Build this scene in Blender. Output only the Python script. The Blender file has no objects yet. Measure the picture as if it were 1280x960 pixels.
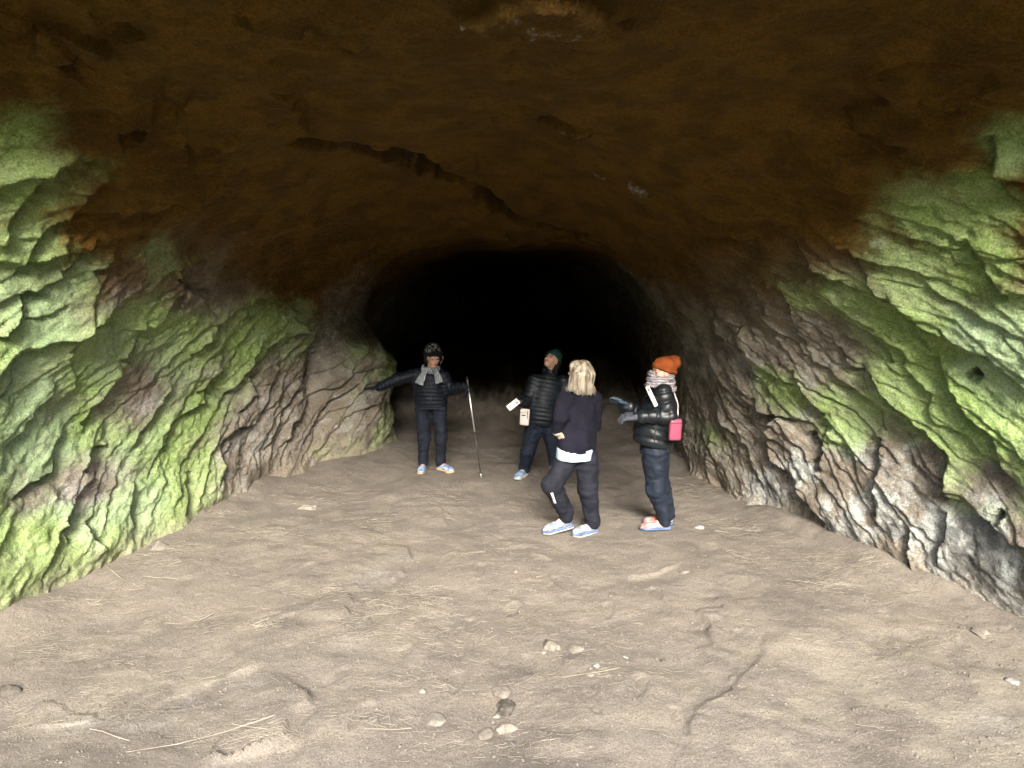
import bpy, math, random
import numpy as np
from mathutils import Vector, Matrix

random.seed(7)
scene = bpy.context.scene
col = scene.collection

# ---------------------------------------------------------------- camera
CAM = np.array((0.0, 0.0, 2.5)); PITCH = math.radians(9.3); FPX = 931.0
cam_d = bpy.data.cameras.new('camera'); cam_d.sensor_width = 36.0
cam_d.lens = 36.0 * FPX / 1280.0; cam_d.clip_start = 0.05; cam_d.clip_end = 2000.0
cam = bpy.data.objects.new('camera', cam_d); col.objects.link(cam)
cam.location = CAM; cam.rotation_euler = (math.radians(90) - PITCH, 0, 0)
scene.camera = cam

# ---------------------------------------------------------------- light: soft overcast sky from behind the camera
SUN_EL, SUN_AZ = math.radians(31), math.radians(4)        # azimuth: from behind the camera, a little to the right
sun_dir = np.array((math.sin(SUN_AZ) * math.cos(SUN_EL), -math.cos(SUN_AZ) * math.cos(SUN_EL), math.sin(SUN_EL)))  # towards the sun
world = bpy.data.worlds.new('World'); scene.world = world; world.use_nodes = True
wn = world.node_tree.nodes; wl = world.node_tree.links
sky = wn.new('ShaderNodeTexSky'); sky.sky_type = 'NISHITA'; sky.sun_disc = False
sky.sun_elevation = SUN_EL; sky.sun_rotation = math.atan2(sun_dir[0], sun_dir[1])
sky.air_density = 1.0; sky.dust_density = 4.0; sky.ozone_density = 1.0
wl.new(sky.outputs[0], wn['Background'].inputs[0]); wn['Background'].inputs[1].default_value = 0.075
sd = bpy.data.lights.new('sun', 'SUN'); sd.energy = 1.5; sd.angle = math.radians(24); sd.color = (1.0, 0.96, 0.9)
so = bpy.data.objects.new('sun', sd); col.objects.link(so)
so.rotation_euler = Vector(sun_dir).to_track_quat('Z', 'Y').to_euler(); so.location = (0, -10, 12)
vs = scene.view_settings
vs.view_transform = 'Standard'; vs.look = 'None'; vs.gamma = 1.0; vs.use_curve_mapping = False
vs.exposure = 3.25
scene.cycles.max_bounces = 6; scene.cycles.diffuse_bounces = 5
scene.cycles.use_denoising = True
scene.cycles.use_adaptive_sampling = True; scene.cycles.adaptive_threshold = 0.02
scene.cycles.caustics_reflective = scene.cycles.caustics_refractive = False

# ---------------------------------------------------------------- helpers
CP, SP = math.cos(PITCH), math.sin(PITCH)
def ray(u, v):
    x = (u - 640) / FPX; y = (480 - v) / FPX
    return np.array((x, CP + y * SP, -SP + y * CP))
def W(u, v, Y):                       # the point at distance Y into the cave seen at photo pixel (u, v)
    d = ray(u, v); return CAM + d * (Y / d[1])
def G(u, v, z=0.0):                   # the point of the floor seen at photo pixel (u, v)
    d = ray(u, v); return CAM + d * ((z - CAM[2]) / d[2])
def project(P):
    q = P - CAM
    f = q[..., 1] * CP - q[..., 2] * SP; up = q[..., 1] * SP + q[..., 2] * CP
    f = np.where(f > 0.05, f, 0.05)
    return 640 + FPX * q[..., 0] / f, 480 - FPX * up / f
def sstep(a, b, x):
    t = np.clip((x - a) / (b - a), 0, 1); return t * t * (3 - 2 * t)
def _h(i, j, k, s):
    n = (i * 374761393 + j * 668265263 + k * 2147483647 + s * 974634777) & 0xffffffff
    n = ((n ^ (n >> 13)) * 1274126177) & 0xffffffff
    n = ((n ^ (n >> 16)) * 2246822519) & 0xffffffff
    return ((n ^ (n >> 15)) & 0xffff) / 32767.5 - 1.0
def noise(x, y, z=0.0, s=0):
    x, y, z = np.broadcast_arrays(np.asarray(x, float), y, z)
    i = np.floor(x).astype(np.int64); j = np.floor(y).astype(np.int64); k = np.floor(z).astype(np.int64)
    u = x - i; v = y - j; w = z - k
    u = u * u * u * (u * (u * 6 - 15) + 10); v = v * v * v * (v * (v * 6 - 15) + 10); w = w * w * w * (w * (w * 6 - 15) + 10)
    if np.all(z == z.flat[0]) and z.flat[0] == 0:
        a = _h(i, j, k, s); b = _h(i + 1, j, k, s); c = _h(i, j + 1, k, s); d = _h(i + 1, j + 1, k, s)
        return (a + (b - a) * u) * (1 - v) + (c + (d - c) * u) * v
    r = 0
    for dz in (0, 1):
        a = _h(i, j, k + dz, s); b = _h(i + 1, j, k + dz, s); c = _h(i, j + 1, k + dz, s); d = _h(i + 1, j + 1, k + dz, s)
        r = r + ((a + (b - a) * u) * (1 - v) + (c + (d - c) * u) * v) * (w if dz else 1 - w)
    return r
def fbm(x, y, z=0.0, s=0, o=4, g=0.5):
    r = 0; a = 1.0
    for q in range(o):
        f = 2.03 ** q
        r = r + a * noise(np.asarray(x) * f, np.asarray(y) * f, np.asarray(z) * f, s + q * 17); a *= g
    return r
def hash1(n, s=0):
    return _h(n.astype(np.int64), n.astype(np.int64) * 0 + 3, n.astype(np.int64) * 0, s)

def add_obj(name, me, mat=None, parent=None, **props):
    o = bpy.data.objects.new(name, me); col.objects.link(o)
    if mat is not None and me is not None and len(me.materials) == 0: me.materials.append(mat)
    if parent is not None: o.parent = parent
    for k, v in props.items(): o[k] = v
    return o
def empty(name, loc, label, cat, group=None):
    o = bpy.data.objects.new(name, None); col.objects.link(o); o.location = loc
    o.empty_display_size = 0.1; o['label'] = label; o['category'] = cat
    if group: o['group'] = group
    return o
def mesh_np(name, V, F, smooth=True):
    me = bpy.data.meshes.new(name); V = np.ascontiguousarray(V, np.float32); F = np.asarray(F, np.int32)
    n = F.shape[1]
    me.vertices.add(len(V)); me.vertices.foreach_set('co', V.ravel())
    me.loops.add(F.size); me.loops.foreach_set('vertex_index', F.ravel())
    me.polygons.add(len(F)); me.polygons.foreach_set('loop_start', np.arange(0, F.size, n, dtype=np.int32))
    me.polygons.foreach_set('loop_total', np.full(len(F), n, np.int32))
    me.update(calc_edges=True)
    if smooth: me.polygons.foreach_set('use_smooth', np.ones(len(F), bool))
    return me
def set_attr(me, name, val):
    at = me.attributes.new(name, 'FLOAT', 'POINT'); at.data.foreach_set('value', np.ascontiguousarray(val, np.float32).ravel())

# ---------------------------------------------------------------- materials
class NT:
    def __init__(s, name, rough=0.8, spec=0.3):
        s.m = bpy.data.materials.new(name); s.m.use_nodes = True
        s.n = s.m.node_tree.nodes; s.l = s.m.node_tree.links; s.b = s.n['Principled BSDF']
        s.b.inputs['Roughness'].default_value = rough; s.b.inputs['Specular IOR Level'].default_value = spec
    def put(s, sock, v):
        if hasattr(v, 'is_linked'): s.l.new(v, sock)
        elif isinstance(v, (tuple, list)) and len(v) == 3 and len(sock.default_value) == 4: sock.default_value = (*v, 1)
        else: sock.default_value = v
    def obj(s): return s.n.new('ShaderNodeTexCoord').outputs['Object']
    def attr(s, a):
        q = s.n.new('ShaderNodeAttribute'); q.attribute_name = a; return q.outputs['Fac']
    def noise(s, sc, det=4, rough=0.55, vec=None, dist=0.0):
        q = s.n.new('ShaderNodeTexNoise'); q.inputs['Scale'].default_value = sc; q.inputs['Detail'].default_value = det
        q.inputs['Roughness'].default_value = rough; q.inputs['Distortion'].default_value = dist
        s.l.new(vec or s.obj(), q.inputs['Vector']); return q.outputs['Fac']
    def vor(s, sc, vec=None, feat='F1'):
        q = s.n.new('ShaderNodeTexVoronoi'); q.feature = feat; q.inputs['Scale'].default_value = sc
        s.l.new(vec or s.obj(), q.inputs['Vector']); return q.outputs['Distance']
    def mapping(s, scale, rot=(0, 0, 0), vec=None):
        q = s.n.new('ShaderNodeMapping'); q.inputs['Scale'].default_value = scale; q.inputs['Rotation'].default_value = rot
        s.l.new(vec or s.obj(), q.inputs['Vector']); return q.outputs[0]
    def ramp(s, f, a, b, c0=0.0, c1=1.0):
        q = s.n.new('ShaderNodeMapRange'); q.interpolation_type = 'SMOOTHSTEP'
        s.put(q.inputs['Value'], f); q.inputs['From Min'].default_value = a; q.inputs['From Max'].default_value = b
        q.inputs['To Min'].default_value = c0; q.inputs['To Max'].default_value = c1; return q.outputs[0]
    def math(s, op, a, b=0.0):
        q = s.n.new('ShaderNodeMath'); q.operation = op; s.put(q.inputs[0], a); s.put(q.inputs[1], b); return q.outputs[0]
    def mix(s, f, a, b, mode='MIX'):
        q = s.n.new('ShaderNodeMix'); q.data_type = 'RGBA'; q.blend_type = mode
        s.put(q.inputs[0], f); s.put(q.inputs[6], a); s.put(q.inputs[7], b); return q.outputs[2]
    def color(s, c): s.put(s.b.inputs['Base Color'], c); return s
    def bump(s, h, strength=0.5, dist=0.01):
        q = s.n.new('ShaderNodeBump'); q.inputs['Strength'].default_value = strength; q.inputs['Distance'].default_value = dist
        s.l.new(h, q.inputs['Height']); s.l.new(q.outputs[0], s.b.inputs['Normal']); return s
# ---------------------------------------------------------------- cave shell
def tab(*p): return np.array([a for a, b in p]), np.array([b for a, b in p])
XL = tab((2.9, -4.7), (4.0, -3.95), (4.87, -3.6), (6, -3.45), (7, -3.2), (7.8, -2.95), (8.7, -2.5), (9.3, -2.25), (11, -2.25), (13, -2.4), (24, -1.6))
XR = tab((2.9, 4.7), (4.0, 3.95), (4.65, 3.6), (5.4, 3.3), (6.2, 2.85), (7.2, 2.5), (9.2, 2.3), (11, 2.3), (13, 2.4), (24, 1.6))
HT = tab((2.9, 3.86), (4, 3.62), (7, 3.25), (9.5, 2.92), (12, 2.75), (24, 2.3))
def tabf(t, y):
    ks = (-.45, -.15, .15, .45)
    return sum(np.interp(y + k, *t) for k in ks) / 4
PN = 2.4
def profile(Y, q):
    """points of the smooth shell: q runs 0..1 from the left foot over the roof to the right foot"""
    th = np.linspace(0, math.pi, 241)
    c, s_ = np.cos(th), np.sin(th)
    out = np.zeros((len(Y), len(q), 3)); ln = np.zeros(len(Y))
    xl, xr, ht = tabf(XL, Y), tabf(XR, Y), tabf(HT, Y)
    for i in range(len(Y)):
        pn = PN + .75 * (1 - float(sstep(3.2, 5.6, Y[i]))) + .7 * float(sstep(8, 10.5, Y[i])); ex = np.sign(c) * np.abs(c) ** (2 / pn); ez = np.abs(s_) ** (2 / pn)
        xc, w = (xl[i] + xr[i]) / 2, (xr[i] - xl[i]) / 2
        px = np.concatenate(([xc - w], xc - w * ex, [xc + w])); pz = np.concatenate(([-0.45], ht[i] * ez, [-0.45]))
        d = np.concatenate(([0], np.cumsum(np.hypot(np.diff(px), np.diff(pz)))))
        ln[i] = d[-1]
        out[i, :, 0] = np.interp(q * d[-1], d, px); out[i, :, 2] = np.interp(q * d[-1], d, pz); out[i, :, 1] = Y[i]
    return out, ln
def spaced(*seg):
    r = []
    for a, b, st in seg:
        n = max(2, int(round((b - a) / st))); r += list(np.linspace(a, b, n, endpoint=False))
    return np.array(r + [seg[-1][1]])
ROWS = spaced((2.9, 3.3, .03), (3.3, 8.75, .0135), (8.75, 9.35, .008), (9.35, 10.6, .0145), (10.6, 13, .03), (13, 24, .09))
COLS = spaced((0, .36, .0012), (.36, .64, .0021), (.64, 1.0, .0012))
BASE, LEN = profile(ROWS, COLS)
ny, nq = len(ROWS), len(COLS)
YY = np.repeat(ROWS[:, None], nq, 1)
side = np.where(COLS < .5, -1.0, 1.0)[None, :].repeat(ny, 0)
AA = (COLS[None, :] - .5) * 11.0                                     # common cross coordinate, about metres
AA = AA.repeat(ny, 0)
TT = (0.5 - np.abs(COLS - .5))[None, :] * LEN[:, None] - 0.45        # climb from the floor
# inward normals
dq = np.gradient(BASE, axis=1); dy = np.gradient(BASE, axis=0)
NR = np.cross(dy, dq); NR /= np.linalg.norm(NR, axis=2, keepdims=True) + 1e-9
mid = np.stack([BASE[..., 0] * 0, YY, BASE[..., 0] * 0 + 1.4], 2)
sg = np.sign(np.sum(NR * (mid - BASE), 2)); NR *= np.sign(np.median(sg))
# photo pixel -> (cross, depth) of the shell
_sub = (slice(None, None, 3), slice(None, None, 2))
_pu, _pv = project(BASE[_sub]); _sa, _sy = AA[_sub], YY[_sub]
_ok = _sy > 2.8
def pick(u, v):
    d = np.where(_ok, (_pu - u) ** 2 + (_pv - v) ** 2, 1e9); k = np.unravel_index(np.argmin(d), d.shape)
    return float(_sa[k]), float(_sy[k])

BX, BZ = BASE[..., 0], BASE[..., 2]
wall = 1 - sstep(2.3, 3.9, TT)                                       # 1 on the walls, 0 on the roof
D = (0.14 - .05 * sstep(7.5, 10.5, YY)) * fbm(BX * .45, YY * .45, BZ * .45, 1, 3) + 0.035 * fbm(BX * 1.7, YY * 1.7, BZ * 1.7, 5, 3)
# foot of the wall: undercut and lumpy
foot = np.exp(-np.maximum(TT, 0) / .22)
D += foot * (0.05 + 0.05 * fbm(YY * 3, TT * 3, side, 9, 3))
def saw(ph, edge):
    fl = np.floor(ph); fr = ph - fl
    up = np.clip(fr / edge, 0, 1) ** 1.6
    return fl, np.where(fr < edge, up, 1 - sstep(edge, 1.0, fr))
def ridges(freq, cy, ct, warp, wf, amp, s, edge=.93, groove=.45, keep=.55, along_f=1.1):
    """overlapping scallops: slow rise, sharp lip facing away from the mouth, thin groove behind it; each lip fades in and out"""
    wx = fbm(YY * wf + side * 7, TT * wf, side * 3.1, s, 2) * warp + .16 * fbm(YY * 3.1, TT * 3.1, side, s + 3, 3)
    ct = np.where(side > 0, ct * .86, ct * .95); cy = np.where(side > 0, cy * 1.22, cy * 1.08)
    ph = freq * (YY * cy - (TT + .4 * np.exp(-np.maximum(TT, 0) / .5)) * ct) + wx
    fl = np.floor(ph); fr = ph - fl
    h = np.clip(fr / edge, 0, 1) ** 1.5 * (1 - sstep(edge, 1.0, fr)) - groove * np.exp(-fr / .07) * sstep(0, .02, fr)
    along = YY * ct + TT * cy
    def m_of(f):
        r = 0.5 + 0.5 * hash1(f + side * 50, s)
        return np.clip((noise(along * along_f + r * 31, f * .7 + side * 9, side, s + 40) + keep) * 1.3, 0, 1) * (0.55 + 0.6 * r)
    # blend the strength of neighbouring lips so that the lip itself belongs to one cell
    return amp * h * np.where(fr > .5, m_of(fl), m_of(fl) * sstep(0, .5, fr) + m_of(fl - 1) * (1 - sstep(0, .5, fr)))
deep = sstep(6.4, 8.2, YY)
cut = wall * sstep(0.02, .35, TT)
D += cut * ridges(1.7, .54, .84, .8, .45, .062, 21, .95, .6)
D += cut * ridges(3.6, .56, .83, 1.0, .6, .034, 33, .94, .6)
D += cut * ridges(7.6, .60, .80, 1.4, .8, .016, 47, .9)
D += cut * deep * ridges(4.6, .74, .67, 1.0, .7, .04, 58, .93)
roof = sstep(2.2, 3.4, TT)
D += sstep(.9, 1.9, TT) * ridges(2.4, .90, .44, 1.2, .7, .046, 74, .94) * (.5 + .5 * deep)
D += roof * ridges(1.0, .92, .38, 1.2, .5, .065, 71, .95) + roof * 0.016 * fbm(BX * 2.2, YY * 4, BZ * 2, 80, 4) + roof * .008 * fbm(BX * 7, YY * 11, BZ * 7, 84, 4, .6)
# fine chisel grain along the ridges
gx = YY * .7 + TT * .72; gy = YY * .72 - TT * .7
D += wall * .0075 * fbm(gx * 4, gy * 14, side, 91, 4, .6) + (.005 + .005 * wall) * fbm(BX * 15, YY * 15, BZ * 15, 95, 3, .6)

def poly_field(pts, reach):
    """signed distance to a polyline given in photo pixels, + on the far/lower side; only within reach"""
    p = np.array([pick(*q) for q in pts])
    lo, hi = p.min(0) - reach, p.max(0) + reach
    m = (AA > lo[0]) & (AA < hi[0]) & (YY > lo[1]) & (YY < hi[1])
    if not m.any(): return m, None, None
    a, y = AA[m], YY[m]
    wob = .025 * fbm(a * 5, y * 5, 0.0, int(pts[0][0]), 3)
    best = np.full(a.shape, 9.0); sgn = np.ones(a.shape); tt = np.zeros(a.shape)
    sl = np.concatenate(([0], np.cumsum(np.hypot(*np.diff(p, axis=0).T)))) + 1e-6
    for k in range(len(p) - 1):
        e = p[k + 1] - p[k]; L2 = e @ e + 1e-9
        t = np.clip(((a - p[k, 0]) * e[0] + (y - p[k, 1]) * e[1]) / L2, 0, 1)
        rx, ry = a - p[k, 0] - t * e[0], y - p[k, 1] - t * e[1]
        d = np.hypot(rx, ry)
        n = np.array((-e[1], e[0])); n = n / (np.hypot(*n) + 1e-9)
        if n[1] < 0: n = -n
        up = d < best
        best = np.where(up, d, best); sgn = np.where(up, np.sign(rx * n[0] + ry * n[1]), sgn)
        tt = np.where(up, (sl[k] + t * (sl[k + 1] - sl[k])) / sl[-1], tt)
    return m, best * sgn + wob, tt
def ridge(pts, A=.05, B=.08, L=.22, l=.035):
    m, d, t = poly_field(pts, L * 2.2)
    if d is None: return
    end = np.clip(np.minimum(t, 1 - t) / .16, 0, 1); end = end * (2 - end)
    h = np.where(d < 0, A * np.exp(d / L) , 0) + np.where(d >= 0, (A + B) * (1 - sstep(0, l, d)) - B * (.6 * np.exp(-np.maximum(d - l, 0) / (L * .22)) + .4 * np.exp(-np.maximum(d - l, 0) / (L * .6))), 0)
    D[m] += h * end * np.exp(-np.maximum(np.abs(d) - L * 1.4, 0) / (L * .3))
def gash(pts, w=.08, depth=.12, rough=.5):
    m, d, t = poly_field(pts, w * 4)
    if d is None: return
    end = np.clip(np.minimum(t, 1 - t) / .12, 0, 1)
    n = 1 + rough * fbm(AA[m] * 9, YY[m] * 9, 0.0, 5, 3)
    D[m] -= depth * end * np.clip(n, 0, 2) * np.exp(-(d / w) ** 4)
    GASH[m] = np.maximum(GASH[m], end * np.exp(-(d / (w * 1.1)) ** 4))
def lump(u, v, r, h, rough=.4):
    a, y = pick(u, v); m = (np.abs(AA - a) < r * 3) & (np.abs(YY - y) < r * 3)
    d = np.hypot((AA[m] - a), (YY[m] - y) * 1.6) / r
    d = d * (1 + rough * fbm(AA[m] * 7, YY[m] * 7, 0.0, int(u), 3))
    D[m] += h * (1 - sstep(.55, 1.05, d))
    LUMP[m] = np.maximum(LUMP[m], 1 - sstep(.7, 1.15, d))
GASH = np.zeros(D.shape); LUMP = np.zeros(D.shape)
LEFT_RIDGES = [
 [(146,230),(112,249),(90,275),(71,290),(22,350)], [(86,207),(56,226),(37,252),(22,279),(0,312)], [(270,241),(225,256),(210,279),(180,301)],
 [(127,305),(105,327),(79,339)], [(64,365),(37,369),(26,395),(0,425)], [(135,395),(109,399),(94,417),(86,440)], [(154,305),(142,331),(124,342)],
 [(184,320),(180,342),(172,361)], [(262,369),(225,359),(210,372),(200,391)], [(334,356),(322,367),(307,380),(300,395)], [(270,421),(247,425),(232,440)],
 [(326,421),(315,440),(300,466),(274,489)], [(270,455),(255,470),(240,489)], [(150,459),(124,500),(105,530)], [(79,485),(56,515),(37,541),(19,556)],
 [(90,534),(71,567),(69,590),(41,605),(24,627)], [(135,552),(112,567),(105,590)], [(210,477),(195,504),(169,541),(165,564)],
 [(277,451),(259,466),(244,500),(210,530),(199,564)], [(313,440),(307,470),(315,489),(289,511)], [(315,526),(285,537),(262,552),(268,582),(262,605)],
 [(349,451),(330,489),(311,522)], [(379,477),(356,504),(337,541),(330,564)], [(416,474),(397,511),(375,556)], [(90,627),(75,650),(75,680)], [(97,654),(116,687)],
 [(240,330),(222,345)], [(180,400),(160,430),(150,450)], [(40,440),(22,470),(4,500)], [(160,600),(150,630),(158,660)], [(225,590),(222,615),(212,640)]]
RIGHT_RIDGES = [
 [(1241,164),(1249,201),(1268,228),(1280,246)], [(1215,284),(1241,306),(1256,332),(1271,359)], [(1035,287),(1069,299),(1084,314),(1102,340),(1125,362),(1159,400),(1177,437)],
 [(982,186),(1001,190),(1020,197),(1044,201)], [(1050,152),(1069,169),(1102,173),(1136,182)], [(1072,115),(1110,141)], [(1147,134),(1178,141),(1200,141)],
 [(986,276),(1009,299),(1035,321),(1065,332)], [(967,325),(979,344),(997,370),(1005,400),(1016,430)], [(930,340),(952,362),(967,392)], [(900,385),(915,415),(930,437)],
 [(1061,434),(1069,452),(1080,458)], [(1099,407),(1110,426),(1125,452)], [(1042,480),(1065,487),(1093,515),(1101,543)], [(1010,539),(1022,559),(1014,586)],
 [(1097,551),(1093,578),(1085,614),(1093,646)], [(1176,640),(1176,669),(1168,709)], [(1140,660),(1136,690),(1150,715)], [(930,400),(945,440),(955,470)], [(1000,460),(1012,490),(1030,520)]]
BIG_RIGHT = [[(951,491),(959,511),(974,519),(963,543),(967,574),(986,598),(998,626),(1026,654)], [(1085,452),(1109,491),(1125,519),(1156,539),(1184,566),(1188,598),(1180,630)],
 [(1180,444),(1192,480),(1220,515),(1243,531),(1259,571),(1271,590)]]
ROOF_RIDGES = [[(235,182),(262,175),(292,182)], [(120,48),(150,47),(190,55)], [(0,62),(25,58),(52,64)], [(200,135),(240,131)], [(60,100),(90,92)], [(150,175),(172,168),(195,174)], [(390,14),(450,34)], [(880,285),(915,288),(948,292)]]
for p in LEFT_RIDGES: ridge(p, .035, .09, .2, .018)
for p in RIGHT_RIDGES: ridge(p, .035, .09, .2, .018)
for p in BIG_RIGHT: ridge(p, .075, .13, .24, .03)
for p in ROOF_RIDGES: ridge(p, .05, .24, .22, .03)
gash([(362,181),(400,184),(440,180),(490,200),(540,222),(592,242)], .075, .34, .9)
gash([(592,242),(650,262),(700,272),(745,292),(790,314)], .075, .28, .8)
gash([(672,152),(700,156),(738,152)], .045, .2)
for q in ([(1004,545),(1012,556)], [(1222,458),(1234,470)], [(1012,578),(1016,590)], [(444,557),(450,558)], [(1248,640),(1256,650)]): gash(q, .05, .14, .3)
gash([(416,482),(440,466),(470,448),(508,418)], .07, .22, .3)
lump(694, -22, .24, .10); lump(706, 142, .16, .10); lump(806, 238, .13, .05); lump(748, 219, .06, .04)
# the buttress behind the outstretched arm: the wall steps in, with an overhang in front of it
zb = BZ
yw = YY + .10 * fbm(zb * 1.3, YY * 1.3, 0.0, 62, 2)
front = sstep(8.85, 9.75, yw) * (1 - sstep(10.2, 11.2, YY)) * (side < 0)
brow = 1.75 + .12 * noise(YY * 3, 0.0, 0.0, 3)
D += front * (1 - sstep(brow - .5, brow + .15, zb)) * (.50 + .06 * fbm(YY * 2, zb * 2, 0.0, 61, 3))
under = np.exp(-((YY - 8.80 - .15 * (zb - 1)) / .12) ** 2) * (side < 0) * sstep(.5, 1.3, zb) * (1 - sstep(1.9, 2.3, zb))
D -= .22 * under
# end of the cave
close = sstep(20, 24, YY)
PTS = BASE + NR * D[..., None]
PTS[..., 0] *= (1 - close); PTS[..., 2] = PTS[..., 2] * (1 - close) + .6 * close
# lip and outer rock face: the first rows flare out
nf = 14; flare = []
for k in range(nf, 0, -1):
    t = k / nf; sc_ = 1 + 4.5 * t ** 1.6
    row = PTS[0].copy(); row[:, 0] *= sc_; row[:, 2] = np.where(row[:, 2] > 0, row[:, 2] * sc_, row[:, 2]); row[:, 1] = 2.9 + 1.2 * t * t - .25 * math.sin(math.pi * min(1, t * 3))
    row += .25 * t * fbm(row[:, 0:1] * .8, row[:, 2:3] * .8, k * .4, 7, 3)
    flare.append(row)
# (rows run from the far flare to the lip, then inwards)
ALL = np.concatenate([np.array(flare), PTS], 0)
# --- what grows on the rock: traced patches (cross, depth), broken up by the material
MOSS = np.zeros(D.shape); PALE = np.zeros(D.shape)
def blob(dst, u, v, rpx, s, op='max'):
    a, y = pick(u, v); a2, y2 = pick(u + (rpx if u < 640 else -rpx), v); a3, y3 = pick(u, v - rpx)
    ra = max(.06, np.hypot(a3 - a, (y3 - y) * .4), abs(a2 - a)); ry = max(.08, abs(y2 - y), abs(y3 - y) * .8)
    d = ((AA - a) / ra) ** 2 + ((YY - y) / ry) ** 2
    f = s * np.exp(-d * .9)
    if op == 'max': np.maximum(dst, f, out=dst)
    else: dst *= (1 - np.clip(f, 0, 1))
for u, v, r, s in [(30,240,70,.9),(20,330,70,1),(40,420,80,1),(30,520,80,1),(60,600,60,.9),(30,680,70,.85),(110,460,60,1),(100,540,60,.9),(130,640,60,.9),(190,620,60,1),(230,590,50,1),
                   (200,560,50,1),(240,520,50,1),(280,480,45,1),(310,420,50,1.1),(350,410,35,1),(230,430,50,1),(180,400,50,.75),(90,360,60,.8),(200,330,40,.55),(100,230,50,.5),(20,190,60,.8),(250,640,30,.7),(370,437,26,.8),(160,560,40,.9),
                   (300,600,25,.5),(450,500,40,.75),(470,470,36,.8),(480,520,36,.7),(430,480,30,.5)]: blob(MOSS, u, v, r, s)
mn = .25 * fbm(YY * .8, TT * .8, side, 92, 3)
MOSS = np.maximum(MOSS, (side < 0) * (1 - sstep(6.9, 8.0, YY + mn + .25 * TT)) * (1 - sstep(1.9, 3.0, TT + mn)) * (.80 + .9 * mn))
MOSS = np.maximum(MOSS, (side > 0) * (1 - sstep(5.3, 6.3, YY + mn - .15 * TT)) * (1 - sstep(2.1, 3.1, TT + mn)) * sstep(.5, 1.1, TT + mn) * (.85 + .9 * mn))
for u, v, r, s in [(175,487,28,.9),(97,605,30,.85),(49,618,20,.7),(124,597,26,.8),(150,357,30,.7),(160,283,40,.8),(320,545,50,.85),(385,500,50,.95),(235,370,16,.7),(115,300,26,.5),(130,505,16,.5),(340,600,40,.9),(400,540,30,.5)]: blob(MOSS, u, v, r, s, 'cut')
for u, v, r, s in [(1180,270,60,1.1),(1240,240,50,1),(1150,330,50,1.1),(1200,330,60,1.1),(1120,390,34,1),(1160,440,40,1.1),(1130,480,34,1),(1250,300,50,1),(1230,430,60,.8),(1265,500,50,1),(1240,560,40,.6),(1210,590,36,.8),
                   (985,490,30,.8),(965,470,22,.7),(1050,540,36,1.05),(1080,510,34,.9),(1040,510,30,.8),(1260,180,40,.9),(1100,280,30,.4),(1280,370,50,.9),(900,540,22,.5),(1195,620,28,.6),(1160,500,34,.8)]: blob(MOSS, u, v, r, s)
for u, v, r, s in [(1250,605,34,.9),(1150,580,30,.85),(1040,420,40,.8),(1100,600,40,.8)]: blob(MOSS, u, v, r, s, 'cut')
for u, v, r, s in [(1060,560,36,.9),(1100,640,44,.9),(1040,670,34,1),(1230,700,70,1),(1180,660,50,.8),(1210,390,44,.9),(1240,400,40,.9),(1000,590,26,.7),(1130,570,22,.6),(1260,770,50,.9),(955,610,24,.9),(1220,300,14,.9),(1110,300,20,.5),
                   (1010,520,16,.6),(145,355,24,.4),(400,425,26,.5),(170,600,50,.35),(480,560,30,.4),(1240,470,30,.6)]: blob(PALE, u, v, r, s)
PALE = np.maximum(PALE, LUMP * .38)
MOSS = np.maximum(MOSS, (side < 0) * sstep(8.95, 9.3, YY) * (1 - sstep(10.4, 11, YY)) * sstep(.12, .5, TT) * (1 - sstep(1.3, 1.9, TT)) * (.36 + .4 * fbm(YY * 1.5, TT * 1.5, 0.0, 88, 3)))
EARTH = np.exp(-np.maximum(TT, 0) / .16)                               # mud splashed on the foot of the wall
NZ = {'n1': (1.3, 4), 'n2': (5.0, 4), 'nm': (2.6, 3), 'nw': (1.1, 3), 'nd': (3.3, 4)}
pad = lambda f: np.concatenate([np.repeat(f[:1] * .6, nf, 0), f], 0)
A_MOSS, A_PALE, A_ROOF, A_GASH, A_EARTH = pad(MOSS), pad(PALE), pad(sstep(1.9, 3.0, TT + .35 * fbm(BX, YY, BZ, 12, 3) + .5 * deep * (side < 0))), pad(GASH), pad(EARTH)  # roof ochre reaches down the deep left wall, shade put into its colour
my, mq = ALL.shape[:2]
NZA = {k: .5 + .23 * fbm(ALL[..., 0] * f, ALL[..., 1] * f, ALL[..., 2] * f, 200 + 31 * i, o, .58) for i, (k, (f, o)) in enumerate(NZ.items())}
NZA['st'] = .5 + .23 * fbm(ALL[..., 0] * 7, ALL[..., 1] * 2.5, ALL[..., 2] * 7, 390, 4, .6)
tq = np.gradient(ALL, axis=1); ty = np.gradient(ALL, axis=0)
VN = np.cross(ty, tq); VN /= np.linalg.norm(VN, axis=2, keepdims=True) + 1e-9; VN *= np.sign(np.median(sg))

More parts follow.
